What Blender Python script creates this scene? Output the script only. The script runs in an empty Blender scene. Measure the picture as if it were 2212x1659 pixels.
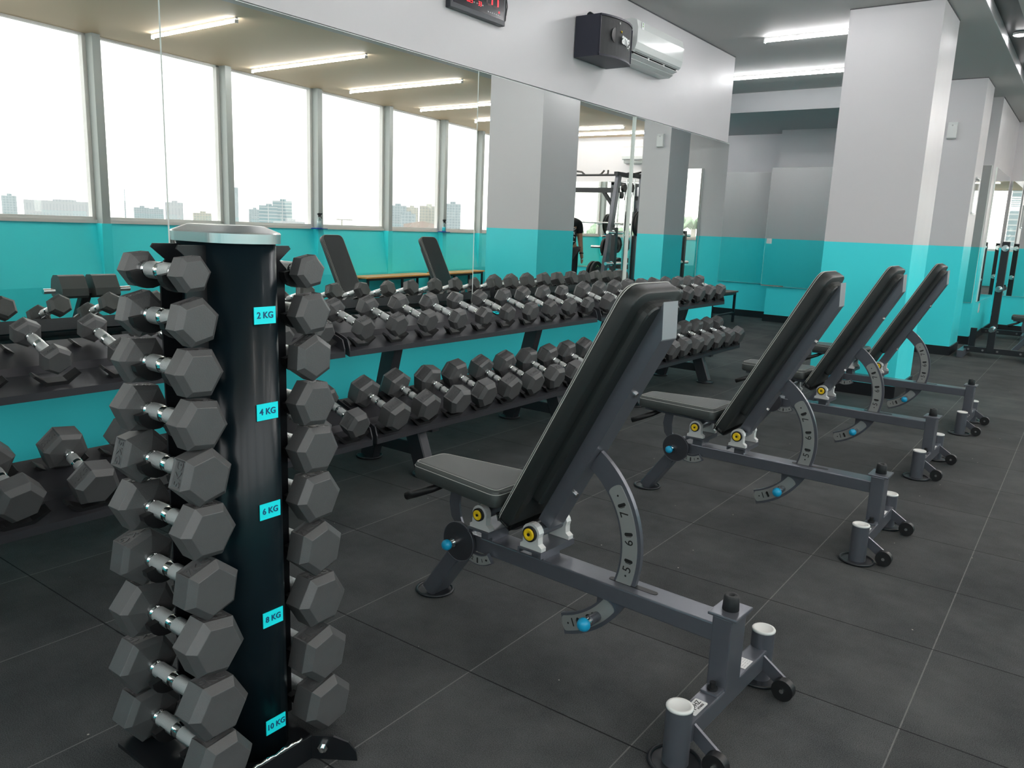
import bpy, bmesh, math, random
from mathutils import Vector, Matrix, Euler
random.seed(7)
PI = math.pi
scn = bpy.context.scene
C = scn.collection
RX = lambda a: Matrix.Rotation(a, 4, 'X')
RY = lambda a: Matrix.Rotation(a, 4, 'Y')
RZ = lambda a: Matrix.Rotation(a, 4, 'Z')
T = lambda x, y=0, z=0: Matrix.Translation(Vector((x, y, z)))

# ------------------------------------------------------------------ materials
def newmat(name):
    m = bpy.data.materials.new(name); m.use_nodes = True
    nt = m.node_tree
    return m, nt, nt.nodes['Principled BSDF']
def pmat(name, col, rough=.5, metal=0., spec=.5, noise=0., nscale=40., bump=0., bscale=200., emit=None, estr=0., coat=0., rvar=0.):
    m, nt, b = newmat(name)
    b.inputs['Base Color'].default_value = (*col, 1)
    b.inputs['Roughness'].default_value = rough
    b.inputs['Metallic'].default_value = metal
    b.inputs['Specular IOR Level'].default_value = spec
    if coat: b.inputs['Coat Weight'].default_value = coat; b.inputs['Coat Roughness'].default_value = .08
    tc = nt.nodes.new('ShaderNodeTexCoord')
    if noise:
        n = nt.nodes.new('ShaderNodeTexNoise'); n.inputs['Scale'].default_value = nscale; n.inputs['Detail'].default_value = 4
        nt.links.new(tc.outputs['Object'], n.inputs['Vector'])
        mx = nt.nodes.new('ShaderNodeMix'); mx.data_type = 'RGBA'
        mx.inputs[6].default_value = (*[c*(1-noise) for c in col], 1); mx.inputs[7].default_value = (*[min(1, c*(1+noise)) for c in col], 1)
        nt.links.new(n.outputs['Fac'], mx.inputs[0]); nt.links.new(mx.outputs[2], b.inputs['Base Color'])
    if rvar:
        n = nt.nodes.new('ShaderNodeTexNoise'); n.inputs['Scale'].default_value = 3; n.inputs['Detail'].default_value = 3
        nt.links.new(tc.outputs['Object'], n.inputs['Vector'])
        mr = nt.nodes.new('ShaderNodeMapRange'); mr.inputs['To Min'].default_value = rough-rvar; mr.inputs['To Max'].default_value = rough+rvar
        nt.links.new(n.outputs['Fac'], mr.inputs['Value']); nt.links.new(mr.outputs['Result'], b.inputs['Roughness'])
    if bump:
        n = nt.nodes.new('ShaderNodeTexNoise'); n.inputs['Scale'].default_value = bscale; n.inputs['Detail'].default_value = 3
        nt.links.new(tc.outputs['Object'], n.inputs['Vector'])
        bp = nt.nodes.new('ShaderNodeBump'); bp.inputs['Strength'].default_value = bump; bp.inputs['Distance'].default_value = .002
        nt.links.new(n.outputs['Fac'], bp.inputs['Height']); nt.links.new(bp.outputs['Normal'], b.inputs['Normal'])
    if emit:
        b.inputs['Emission Color'].default_value = (*emit, 1); b.inputs['Emission Strength'].default_value = estr
    return m
def srgb(r, g, b):
    f = lambda c: (c/255/12.92) if c/255 <= .04045 else ((c/255+.055)/1.055)**2.4
    return (f(r), f(g), f(b))

CYAN = (.060, .86, .93)
WHITE = (.64, .625, .64)
def paint(name, zline, low=CYAN, high=WHITE, rough=.36):
    m, nt, b = newmat(name)
    g = nt.nodes.new('ShaderNodeNewGeometry'); s = nt.nodes.new('ShaderNodeSeparateXYZ')
    nt.links.new(g.outputs['Position'], s.inputs[0])
    cmp_ = nt.nodes.new('ShaderNodeMath'); cmp_.operation = 'GREATER_THAN'; cmp_.inputs[1].default_value = zline
    nt.links.new(s.outputs['Z'], cmp_.inputs[0])
    mx = nt.nodes.new('ShaderNodeMix'); mx.data_type = 'RGBA'
    mx.inputs[6].default_value = (*low, 1); mx.inputs[7].default_value = (*high, 1)
    nt.links.new(cmp_.outputs[0], mx.inputs[0]); nt.links.new(mx.outputs[2], b.inputs['Base Color'])
    n = nt.nodes.new('ShaderNodeTexNoise'); n.inputs['Scale'].default_value = 5; n.inputs['Detail'].default_value = 5
    nt.links.new(g.outputs['Position'], n.inputs['Vector'])
    mr = nt.nodes.new('ShaderNodeMapRange'); mr.inputs['To Min'].default_value = rough-.1; mr.inputs['To Max'].default_value = rough+.12
    nt.links.new(n.outputs['Fac'], mr.inputs['Value']); nt.links.new(mr.outputs['Result'], b.inputs['Roughness'])
    bp = nt.nodes.new('ShaderNodeBump'); bp.inputs['Strength'].default_value = .12; bp.inputs['Distance'].default_value = .01
    nt.links.new(n.outputs['Fac'], bp.inputs['Height']); nt.links.new(bp.outputs['Normal'], b.inputs['Normal'])
    return m
def floor_mat():
    m, nt, b = newmat('rubber_tiles')
    L = nt.links; N = nt.nodes.new
    g = N('ShaderNodeNewGeometry'); s = N('ShaderNodeSeparateXYZ'); L.new(g.outputs['Position'], s.inputs[0])
    wob = N('ShaderNodeTexNoise'); wob.inputs['Scale'].default_value = 35; L.new(g.outputs['Position'], wob.inputs['Vector'])
    def line(axis, w0, w1):
        a = N('ShaderNodeMath'); a.operation = 'DIVIDE'; a.inputs[1].default_value = .5; L.new(s.outputs[axis], a.inputs[0])
        r = N('ShaderNodeMath'); r.operation = 'ROUND'; L.new(a.outputs[0], r.inputs[0])
        d = N('ShaderNodeMath'); d.operation = 'SUBTRACT'; L.new(a.outputs[0], d.inputs[0]); L.new(r.outputs[0], d.inputs[1])
        ab = N('ShaderNodeMath'); ab.operation = 'ABSOLUTE'; L.new(d.outputs[0], ab.inputs[0])
        w = N('ShaderNodeMath'); w.operation = 'MULTIPLY_ADD'; w.inputs[1].default_value = .004; L.new(wob.outputs['Fac'], w.inputs[0]); L.new(ab.outputs[0], w.inputs[2])
        mr = N('ShaderNodeMapRange'); mr.inputs['From Min'].default_value = w0; mr.inputs['From Max'].default_value = w1
        mr.inputs['To Min'].default_value = 1; mr.inputs['To Max'].default_value = 0; L.new(w.outputs[0], mr.inputs['Value'])
        return mr.outputs['Result']
    lx = line('X', .0035, .007); ly = line('Y', .0045, .008)
    big = N('ShaderNodeTexNoise'); big.inputs['Scale'].default_value = 2.2; big.inputs['Detail'].default_value = 6; big.inputs['Roughness'].default_value = .65
    L.new(g.outputs['Position'], big.inputs['Vector'])
    fine = N('ShaderNodeTexNoise'); fine.inputs['Scale'].default_value = 420; fine.inputs['Detail'].default_value = 3; L.new(g.outputs['Position'], fine.inputs['Vector'])
    base = N('ShaderNodeMix'); base.data_type = 'RGBA'; base.inputs[6].default_value = (.022, .025, .027, 1); base.inputs[7].default_value = (.098, .101, .101, 1)
    mf = N('ShaderNodeMath'); mf.operation = 'MULTIPLY_ADD'; mf.inputs[1].default_value = .42; L.new(big.outputs['Fac'], mf.inputs[0])
    m2 = N('ShaderNodeMath'); m2.operation = 'MULTIPLY'; m2.inputs[1].default_value = .58; L.new(fine.outputs['Fac'], m2.inputs[0]); L.new(m2.outputs[0], mf.inputs[2])
    sc = N('ShaderNodeMapRange'); sc.inputs['From Min'].default_value = .38; sc.inputs['From Max'].default_value = .64; L.new(mf.outputs[0], sc.inputs['Value'])
    L.new(sc.outputs['Result'], base.inputs[0])
    # per tile tone
    def cell(axis):
        a = N('ShaderNodeMath'); a.operation = 'DIVIDE'; a.inputs[1].default_value = .5; L.new(s.outputs[axis], a.inputs[0])
        f = N('ShaderNodeMath'); f.operation = 'FLOOR'; L.new(a.outputs[0], f.inputs[0]); return f.outputs[0]
    cb = N('ShaderNodeCombineXYZ'); L.new(cell('X'), cb.inputs[0]); L.new(cell('Y'), cb.inputs[1])
    wn = N('ShaderNodeTexWhiteNoise'); wn.noise_dimensions = '2D'; L.new(cb.outputs[0], wn.inputs['Vector'])
    tone = N('ShaderNodeMapRange'); tone.inputs['To Min'].default_value = .88; tone.inputs['To Max'].default_value = 1.12; L.new(wn.outputs['Value'], tone.inputs['Value'])
    tm = N('ShaderNodeMix'); tm.data_type = 'RGBA'; tm.blend_type = 'MULTIPLY'; tm.inputs[0].default_value = 1
    L.new(base.outputs[2], tm.inputs[6]); L.new(tone.outputs['Result'], tm.inputs[7])
    # light specks of dust
    vo = N('ShaderNodeTexVoronoi'); vo.inputs['Scale'].default_value = 9; L.new(g.outputs['Position'], vo.inputs['Vector'])
    sp = N('ShaderNodeMath'); sp.operation = 'LESS_THAN'; sp.inputs[1].default_value = .025; L.new(vo.outputs['Distance'], sp.inputs[0])
    c1 = N('ShaderNodeMix'); c1.data_type = 'RGBA'; c1.inputs[7].default_value = (.4, .38, .33, 1); L.new(sp.outputs[0], c1.inputs[0]); L.new(tm.outputs[2], c1.inputs[6])
    c2 = N('ShaderNodeMix'); c2.data_type = 'RGBA'; c2.inputs[7].default_value = (.16, .16, .155, 1); L.new(lx, c2.inputs[0]); L.new(c1.outputs[2], c2.inputs[6])  # pale X joints: light caught by tile edges painted into the colour
    c3 = N('ShaderNodeMix'); c3.data_type = 'RGBA'; c3.inputs[7].default_value = (.006, .007, .008, 1); L.new(ly, c3.inputs[0]); L.new(c2.outputs[2], c3.inputs[6])
    L.new(c3.outputs[2], b.inputs['Base Color'])
    b.inputs['Roughness'].default_value = .8; b.inputs['Specular IOR Level'].default_value = .25
    bp = N('ShaderNodeBump'); bp.inputs['Strength'].default_value = .35; bp.inputs['Distance'].default_value = .002
    L.new(fine.outputs['Fac'], bp.inputs['Height']); L.new(bp.outputs['Normal'], b.inputs['Normal'])
    return m
def glass_mat(name, tint=(1, 1, 1), gl=.06):
    m = bpy.data.materials.new(name); m.use_nodes = True; nt = m.node_tree; nt.nodes.clear()
    o = nt.nodes.new('ShaderNodeOutputMaterial'); mx = nt.nodes.new('ShaderNodeMixShader')
    t = nt.nodes.new('ShaderNodeBsdfTransparent'); t.inputs[0].default_value = (*tint, 1)
    g = nt.nodes.new('ShaderNodeBsdfGlossy'); g.inputs['Roughness'].default_value = .02
    mx.inputs[0].default_value = gl
    nt.links.new(t.outputs[0], mx.inputs[1]); nt.links.new(g.outputs[0], mx.inputs[2]); nt.links.new(mx.outputs[0], o.inputs[0])
    return m
def facade(name, wall, win, sx, sz):
    m, nt, b = newmat(name)
    tc = nt.nodes.new('ShaderNodeTexCoord'); br = nt.nodes.new('ShaderNodeTexBrick')
    mp = nt.nodes.new('ShaderNodeMapping'); mp.inputs['Rotation'].default_value = (PI/2, 0, 0)
    nt.links.new(tc.outputs['Object'], mp.inputs[0]); nt.links.new(mp.outputs[0], br.inputs['Vector'])
    br.offset = 0; br.inputs['Scale'].default_value = 1; br.inputs['Brick Width'].default_value = sx; br.inputs['Row Height'].default_value = sz
    br.inputs['Mortar Size'].default_value = .13*sz; br.inputs['Color1'].default_value = (*win, 1); br.inputs['Color2'].default_value = (*[c*.93 for c in win], 1)
    br.inputs['Mortar'].default_value = (*wall, 1)
    nt.links.new(br.outputs['Color'], b.inputs['Base Color']); b.inputs['Roughness'].default_value = .8
    return m

M = dict(
    floor=floor_mat(),
    ceil=pmat('ceiling_paint', (.52, .515, .50), .6, noise=.02, nscale=3),
    ceilw=pmat('ceiling_warm_cast', (.66, .51, .34), .6, noise=.02, nscale=3),  # grey-white ceiling by the windows, warm light cast put into its colour
    wall=paint('wall_paint', 1.2), wallw=paint('window_wall_paint', 1.085),
    white=pmat('white_paint', WHITE, .4, bump=.1, bscale=60),
    grey=pmat('grey_beam_paint', (.42, .43, .44), .5),
    mullion=pmat('grey_mullion', (.40, .44, .43), .4), wframe=pmat('white_window_frame', (.72, .72, .70), .35),
    skirt=pmat('black_skirting', (.012, .013, .016), .35),
    gap=pmat('shadow_gap', (.08, .08, .085), .6),
    mirror=pmat('mirror_silver', (.87, .895, .87), .0, metal=1), medge=pmat('mirror_edge', (.80, .86, .82), .3),
    glass=glass_mat('window_glass'), acryl=glass_mat('clear_acrylic', (.96, .97, .97), .22),
    rubber=pmat('dumbbell_rubber', (.085, .085, .086), .42, spec=.6, noise=.12, nscale=30, bump=.25, bscale=500),
    chrome=pmat('chrome', (.80, .82, .82), .12, metal=1), knurl=pmat('knurled_chrome', (.68, .70, .70), .28, metal=1, bump=.9, bscale=900),
    rack=pmat('rack_grey_metal', (.045, .045, .052), .42, metal=.35, noise=.08, nscale=20), black=pmat('black_plastic', (.010, .010, .011), .45),
    towerp=pmat('glossy_dark_teal_black', (.004, .010, .014), .3, spec=.3, coat=.05, rvar=.03), satin=pmat('satin_black_metal', (.008, .009, .011), .32),
    steel=pmat('brushed_steel', (.80, .81, .80), .3, metal=1), frame=pmat('dark_grey_powder_coat', (.135, .142, .165), .28, metal=.5, noise=.05, nscale=40),
    vinyl=pmat('black_vinyl', (.016, .019, .019), .40, spec=.5, bump=.35, bscale=700), vinylg=pmat('grey_seat_vinyl', (.060, .068, .066), .45, spec=.6, bump=.3, bscale=600),
    stitch=pmat('white_thread', (.55, .55, .52), .7), silver=pmat('silver_plate', (.34, .35, .34), .35, metal=.4),
    alu=pmat('pale_cast_aluminium', (.66, .66, .65), .4, metal=.25), yellow=pmat('yellow_cap', (.85, .56, .01), .4), blue=pmat('blue_knob', (.01, .36, .62), .35),
    wtop=pmat('white_cap', (.72, .72, .70), .5), sticker=pmat('white_sticker', (.75, .75, .75), .5), stickg=pmat('pale_green_sticker', (.45, .60, .60), .5),
    lab=pmat('cyan_label', (.01, .93, 1.0), .4), ink=pmat('navy_ink', (.01, .08, .20), .5), inkb=pmat('black_ink', (.01, .01, .01), .5),
    tube=pmat('light_tube', (1, 1, 1), .4, emit=(1, .99, 1), estr=30), lhouse=pmat('light_housing', (.75, .75, .75), .4),
    acw=pmat('white_gloss_plastic', (.74, .76, .75), .12, spec=.6), acd=pmat('dark_slot', (.02, .02, .022), .6), acg=pmat('grey_plastic', (.45, .45, .46), .4),
    spk=pmat('speaker_cabinet', (.018, .02, .035), .45), grille=pmat('speaker_grille', (.022, .024, .026), .55, bump=.6, bscale=1500), logo=pmat('logo_white', (.8, .8, .8), .4),
    clockb=pmat('clock_body', (.03, .035, .045), .35), face=pmat('clock_face', (.008, .006, .012), .2), led=pmat('red_led', (.6, .01, .01), .4, emit=(1, .02, .03), estr=2.2), ledoff=pmat('unlit_led', (.07, .02, .025), .4),
    wood=pmat('orange_wood', (.78, .33, .08), .3, noise=.2, nscale=12), woodd=pmat('brown_wood', (.12, .05, .03), .4),
    bmetal=pmat('black_bench_metal', (.012, .014, .018), .4), cloth=pmat('blue_cloth', (.02, .06, .35), .9), liquid=pmat('aqua_liquid', (.03, .5, .6), .15),
    bottle=glass_mat('bottle_plastic', (.75, .9, .9), .15), green=pmat('green_logo', (.25, .5, .15), .5),
    skin=pmat('skin', (.42, .21, .13), .5), shirt=pmat('black_tshirt', (.010, .010, .012), .85), bshirt=pmat('blue_tshirt', (.05, .12, .22), .85), hair=pmat('dark_hair', (.012, .01, .01), .6), pants=pmat('dark_trousers', (.015, .016, .02), .8),
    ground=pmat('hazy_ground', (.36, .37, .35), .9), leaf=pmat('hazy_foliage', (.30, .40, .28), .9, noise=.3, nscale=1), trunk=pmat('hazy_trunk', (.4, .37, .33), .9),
)

# ------------------------------------------------------------------ mesh helpers
class MB:
    def __init__(s): s.bm = bmesh.new(); s.mats = []
    def mi(s, m):
        if m is None: return 0
        if m not in s.mats: s.mats.append(m)
        return s.mats.index(m)
    def _add(s, verts, faces, mtx, mat, smooth=False):
        vs = [s.bm.verts.new((mtx @ Vector(v)) if mtx else Vector(v)) for v in verts]
        k = s.mi(mat)
        for f in faces:
            try:
                fc = s.bm.faces.new([vs[i] for i in f]); fc.material_index = k; fc.smooth = smooth
            except ValueError: pass
        return vs
    def box(s, lo, hi, mtx=None, mat=None, bev=0.):
        x0, y0, z0 = lo; x1, y1, z1 = hi
        if bev:
            t = MB(); t.box(lo, hi)
            bmesh.ops.bevel(t.bm, geom=t.bm.edges[:], offset=bev, segments=2, profile=.6, affect='EDGES')
            s.merge(t, mtx, mat); return s
        s._add([(x0, y0, z0), (x1, y0, z0), (x1, y1, z0), (x0, y1, z0), (x0, y0, z1), (x1, y0, z1), (x1, y1, z1), (x0, y1, z1)],
               [(0, 3, 2, 1), (4, 5, 6, 7), (0, 1, 5, 4), (1, 2, 6, 5), (2, 3, 7, 6), (3, 0, 4, 7)], mtx, mat)
        return s
    def merge(s, o, mtx=None, mat=None):
        o.bm.verts.index_update(); k = s.mi(mat)
        vs = [s.bm.verts.new((mtx @ v.co) if mtx else v.co.copy()) for v in o.bm.verts]
        for f in o.bm.faces:
            try:
                n = s.bm.faces.new([vs[v.index] for v in f.verts]); n.smooth = f.smooth; n.material_index = k
            except ValueError: pass
        return s
    def loft(s, rings, mtx=None, mat=None, cap=True, smooth=False, closed=False):
        n = len(rings[0]); verts = [v for r in rings for v in r]; faces = []
        m = len(rings)
        for i in range(m if closed else m-1):
            a = i*n; b = ((i+1) % m)*n
            for j in range(n):
                k = (j+1) % n; faces.append((a+j, a+k, b+k, b+j))
        if cap and not closed:
            faces.append(tuple(range(n))[::-1]); faces.append(tuple((m-1)*n+j for j in range(n)))
        s._add(verts, faces, mtx, mat, smooth); return s
    def cyl(s, a, b, r, r2=None, n=16, mtx=None, mat=None, smooth=True):
        a = Vector(a); b = Vector(b); r2 = r if r2 is None else r2
        q = (b-a).to_track_quat('Z', 'Y'); L = (b-a).length
        ring = lambda z, rr: [a + q @ Vector((rr*math.cos(2*PI*i/n), rr*math.sin(2*PI*i/n), z)) for i in range(n)]
        vs = [v for v in ring(0, r)+ring(L, r2)]
        side = [(i, (i+1) % n, n+(i+1) % n, n+i) for i in range(n)]
        k = s.mi(mat); V = [s.bm.verts.new((mtx @ v) if mtx else v) for v in vs]
        for f in side: fc = s.bm.faces.new([V[i] for i in f]); fc.smooth = smooth; fc.material_index = k
        for cap in (V[:n][::-1], V[n:]):
            c2 = [s.bm.verts.new(v.co) for v in cap]; fc = s.bm.faces.new(c2); fc.material_index = k
        return s
    def lathe(s, prof, n=24, mtx=None, mat=None, smooth=True):   # prof: (r, z)
        rings = [[(r*math.cos(2*PI*i/n), r*math.sin(2*PI*i/n), z) for i in range(n)] for r, z in prof]
        return s.loft(rings, mtx, mat, True, smooth)
    def ring(s, R, r, z, n=32, m=8, mtx=None, mat=None, sq=1.):
        rings = [[((R+r*math.cos(b))*math.cos(a), (R+r*math.cos(b))*math.sin(a), z+r*sq*math.sin(b)) for b in [2*PI*j/m for j in range(m)]] for a in [2*PI*i/n for i in range(n)]]
        return s.loft(rings, mtx, mat, False, True, closed=True)
    def tube(s, pts, r, n=8, mtx=None, mat=None, smooth=True):
        pts = [Vector(p) for p in pts]; rings = []; up = None
        for i, p in enumerate(pts):
            d = ((pts[min(i+1, len(pts)-1)]-p).normalized() + (p-pts[max(i-1, 0)]).normalized()).normalized()
            if up is None: up = d.orthogonal().normalized()
            up = (up - d*up.dot(d)).normalized(); w = d.cross(up)
            rr = r[i] if isinstance(r, (list, tuple)) else r
            rings.append([p + up*rr*math.cos(2*PI*j/n) + w*rr*math.sin(2*PI*j/n) for j in range(n)])
        return s.loft(rings, mtx, mat, True, smooth)
    def beam(s, pts, hw, hh, side=(0, 1, 0), mtx=None, mat=None):   # rectangular section swept along pts; hw along side
        sd = Vector(side); pts = [Vector(p) for p in pts]; rings = []
        for i, p in enumerate(pts):
            d = ((pts[min(i+1, len(pts)-1)]-p).normalized() + (p-pts[max(i-1, 0)]).normalized()).normalized()
            u = d.cross(sd).normalized(); c = min(hw, hh)*.18
            rings.append([p+sd*a+u*b for a, b in ((hw-c, hh), (hw, hh-c), (hw, -hh+c), (hw-c, -hh), (-hw+c, -hh), (-hw, -hh+c), (-hw, hh-c), (-hw+c, hh))])
        return s.loft(rings, mtx, mat)
    def prism(s, poly, lo, hi, axis='y', mtx=None, mat=None, smooth=False):  # poly in the other two axes (x,z)/(y,z)/(x,y)
        f = {'y': lambda a, b, t: (a, t, b), 'x': lambda a, b, t: (t, a, b), 'z': lambda a, b, t: (a, b, t)}[axis]
        return s.loft([[f(a, b, lo) for a, b in poly], [f(a, b, hi) for a, b in poly]], mtx, mat, True, smooth)
    def mesh(s, name, mat=None):
        bmesh.ops.recalc_face_normals(s.bm, faces=s.bm.faces[:])
        me = bpy.data.meshes.new(name); s.bm.to_mesh(me); s.bm.free()
        if s.mats:
            for m in s.mats: me.materials.append(m)
        elif mat: me.materials.append(mat)
        return me
    def obj(s, name, mat=None, parent=None, **kw):
        return link(name, s.mesh(name, mat), parent, **kw)
def link(name, me, parent=None, loc=None, label=None, cat=None, group=None, kind=None, mtx=None):
    o = bpy.data.objects.new(name, me); C.objects.link(o)
    if parent: o.parent = parent
    if mtx is not None: o.matrix_basis = mtx
    if loc: o.location = loc
    if label: o['label'] = label
    if cat: o['category'] = cat
    if group: o['group'] = group
    if kind: o['kind'] = kind
    return o
def thing(name, label, cat, loc=(0, 0, 0), rz=0, group=None):
    o = link(name, None, None, loc, label, cat, group); o.rotation_euler = (0, 0, rz); o.empty_display_size = .1
    return o
def copy_tree(o, parent=None):
    c = o.copy(); C.objects.link(c); c.parent = parent
    for ch in list(KIDS.get(o.name, [])) : copy_tree(ch, c)
    return c
KIDS = {}
def reg(root):
    for o in [x for x in bpy.data.objects if x.parent == root]:
        KIDS.setdefault(root.name, []).append(o); reg(o)
def dup(root, label=None, group=None, **kw):
    if root.name not in KIDS: reg(root)
    c = copy_tree(root)
    if label: c['label'] = label
    if group: c['group'] = group
    return c
_tc = {}
def text_mesh(s, size, ext=.0008, mat=None, spacing=1.0, key=''):
    k = (s, size, ext, mat.name if mat else '', spacing)
    if k in _tc: return _tc[k]
    cu = bpy.data.curves.new('lettering', 'FONT'); cu.body = s; cu.size = size; cu.extrude = ext; cu.offset = size*.018 if mat and mat.name.startswith(('navy', 'logo')) else 0; cu.align_x = 'CENTER'; cu.align_y = 'CENTER'; cu.resolution_u = 3; cu.space_character = spacing
    o = bpy.data.objects.new('tmp', cu); C.objects.link(o)
    dg = bpy.context.evaluated_depsgraph_get(); me = bpy.data.meshes.new_from_object(o.evaluated_get(dg))
    bpy.data.objects.remove(o); me.materials.clear()
    if mat: me.materials.append(mat)
    me.name = 'lettering'; _tc[k] = me
    return me
def rrect(w, h, r, n=5):
    p = []
    for cx, cy, a0 in ((w-r, h-r, 0), (-w+r, h-r, 90), (-w+r, -h+r, 180), (w-r, -h+r, 270)):
        for i in range(n+1):
            a = math.radians(a0+90*i/n); p.append((cx+r*math.cos(a), cy+r*math.sin(a)))
    return p
def frame_mtx(o, x, y, z):
    m = Matrix.Identity(4)
    for i, v in enumerate((x, y, z)):
        for r in range(3): m[r][i] = v[r]
    for r in range(3): m[r][3] = o[r]
    return m

# ------------------------------------------------------------------ camera
cam = bpy.data.cameras.new('camera'); co = bpy.data.objects.new('camera', cam); C.objects.link(co); scn.camera = co
cam.sensor_width = 36; cam.lens = 27.723; cam.clip_start = .05; cam.clip_end = 3000
r_, u_, f_ = Vector((.804653, .592446, .039256)), Vector((-.146117, .133504, .980218)), Vector((-.575485, .794472, -.19399))
co.matrix_world = frame_mtx((1.2329, -1.5558, 1.2066), r_, u_, -f_)
scn.view_settings.view_transform = 'Standard'; scn.view_settings.look = 'None'; scn.view_settings.gamma = 1; scn.view_settings.exposure = 0.55
scn.cycles.max_bounces = 12; scn.cycles.glossy_bounces = 8; scn.cycles.diffuse_bounces = 5; scn.cycles.transparent_max_bounces = 16

# ------------------------------------------------------------------ world: bright overcast sky
w = bpy.data.worlds.new('world'); scn.world = w; w.use_nodes = True; nt = w.node_tree
bg = nt.nodes['Background']; tc = nt.nodes.new('ShaderNodeTexCoord'); sp = nt.nodes.new('ShaderNodeSeparateXYZ'); rp = nt.nodes.new('ShaderNodeValToRGB')
nt.links.new(tc.outputs['Generated'], sp.inputs[0]); nt.links.new(sp.outputs['Z'], rp.inputs[0]); nt.links.new(rp.outputs[0], bg.inputs[0])
rp.color_ramp.elements[0].position = 0; rp.color_ramp.elements[0].color = (.95, .935, .88, 1)
rp.color_ramp.elements[1].position = .35; rp.color_ramp.elements[1].color = (1, 1, 1, 1)
e = rp.color_ramp.elements.new(.08); e.color = (.985, .975, .945, 1)
bg.inputs[1].default_value = 2.3

# ------------------------------------------------------------------ room shell
HC = 2.95; XW = -1.945
def S(name, mb, mat=None, parent=None): return mb.obj(name, mat, parent, kind=None if parent else 'structure')
def WX(y): return 3.28 + .1276*(y-1.85)          # inner face of the window wall
YB, YR = 12.0, -3.6                               # far wall and rear wall
S('floor', MB().box((-4.8, YR-.3, -.1), (5.1, YB+.3, 0)), M['floor'])
mb = MB()   # ceiling with a narrow recessed light slot between x .30 and .50
mb.box((-4.8, YR-.3, HC), (.302, YB+.3, HC+.3), mat=M['ceil']); mb.box((.498, YR-.3, HC), (1.0, YB+.3, HC+.3), mat=M['ceil'])
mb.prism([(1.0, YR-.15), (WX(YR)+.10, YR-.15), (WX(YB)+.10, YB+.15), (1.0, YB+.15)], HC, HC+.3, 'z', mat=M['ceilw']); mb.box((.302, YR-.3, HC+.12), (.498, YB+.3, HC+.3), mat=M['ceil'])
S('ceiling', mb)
S('trim_1', MB().box((.302, YR, HC+.09), (.498, YB, HC+.12)), M['towerp'])      # dark glossy slot lining
S('trim_2', MB().box((.302, YR, HC), (.308, YB, HC+.09)), M['white'])
# left wall behind the mirrors and the rooms beyond its end
mb = MB(); mb.box((-2.15, YR, 0), (-1.965, 6.38, 2.135)); mb.box((-2.15, YR, 2.135), (XW, 6.37, HC))
S('wall_left', mb, M['wall'])
S('trim_3', MB().box((XW, YR, HC-.008), (XW+.004, 6.37, HC)), M['gap'])
S('wall_alcove', MB().box((-4.8, 5.2, 0), (-2.15, 5.4, HC)).box((-4.8, 5.4, 0), (-4.6, 10.6, HC)), M['wall'])
mb = MB(); mb.box((-4.8, 10.5, 0), (-2.65, 10.7, HC)); mb.box((-2.65, 10.1, 0), (-.45, 10.7, HC))
S('wall_back', mb, M['wall'])
S('wall_corner', MB().box((-.9, 9.72, 0), (.06, YB+.2, HC)), M['wall'])
S('wall_far', MB().box((.06, YB, 0), (5.1, YB+.2, HC)), M['wall'])
S('wall_near_pillar', MB().box((-.572, 5.154, 0), (.08, 5.85, HC)), M['wall'])
S('wall_far_pillar', MB().box((-.37, 8.38, 0), (.03, 9.0, HC)), M['wall'])
S('trim_4', MB().box((-4.6, 8.36, 2.72), (-.37, 10.5, HC)), M['grey'])          # lowered beam and soffit
mb = MB()
for (x0, y0, x1, y1) in ((-.572, 5.154, .08, 5.85), (-.37, 8.38, .03, 9.0)):
    mb.box((x0-.003, y0-.003, HC-.008), (x1+.003, y1+.003, HC-.001))
mb.box((.06, 9.717, HC-.008), (.064, YB, HC-.001)); S('trim_5', mb, M['gap'])
mb = MB(); b_ = .014; hb = .1
for (x0, y0, x1, y1) in ((-.572, 5.154, .08, 5.85), (-.37, 8.38, .03, 9.0)): mb.box((x0-b_, y0-b_, 0), (x1+b_, y1+b_, hb))
S('baseboard_pillars', mb, M['skirt'])
S('baseboard_back', MB().box((-4.6, 10.5-b_, 0), (-2.65, 10.5, hb)).box((-2.65-b_, 10.1-b_, 0), (-.45, 10.1, hb)).box((-.9, 9.72-b_, 0), (.06+b_, 9.72, hb)).box((.06, 9.72, 0), (.06+b_, YB, hb)).box((.06, YB-b_, 0), (4.5, YB, hb)), M['skirt'])
S('baseboard_left', MB().box((-1.965, YR, 0), (-1.965+b_, 6.38+b_, hb)), M['skirt'])

# ---- mirrors
def mirror(lab, lo, hi, face):
    t = thing('wall_mirror', lab, 'mirror', (lo[0], lo[1], lo[2]))
    d = [hi[i]-lo[i] for i in range(3)]
    e = .0028; a = [0, 0, 0]; b = list(d)
    MB().box(a, b).obj('edge', M['medge'], t)
    if face == 'x': MB().box((d[0]-.0005, e, e), (d[0]+.0006, d[1]-e, d[2]-e)).obj('reflective_face', M['mirror'], t)
    else: MB().box((e, -.0006, e), (d[0]-e, .0005, d[2]-e)).obj('reflective_face', M['mirror'], t)
    return t
g = 'mirror panels on the left wall'
J = [YR, .318, 2.36, 4.40, 6.43]
for i, lab in enumerate(('tall frameless mirror panel left of the dumbbell tower', 'frameless mirror panel behind the dumbbell tower reflecting windows and two bench backs',
        'frameless mirror panel reflecting the white and cyan pillar', 'last frameless mirror panel at the far end of the long dumbbell wall')):
    m_ = mirror(lab, (-1.965, J[i]+.0006, .56), (XW, J[i+1]-.0006, 2.13), 'x'); m_['group'] = g; m_.rotation_euler = (0, 0, (0, 0, .0085, .002)[i])
mirror('mirror high on the recessed back wall, left of the protruding one', (-4.55, 10.47, .52), (-2.70, 10.5, 2.17), 'y')
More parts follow.
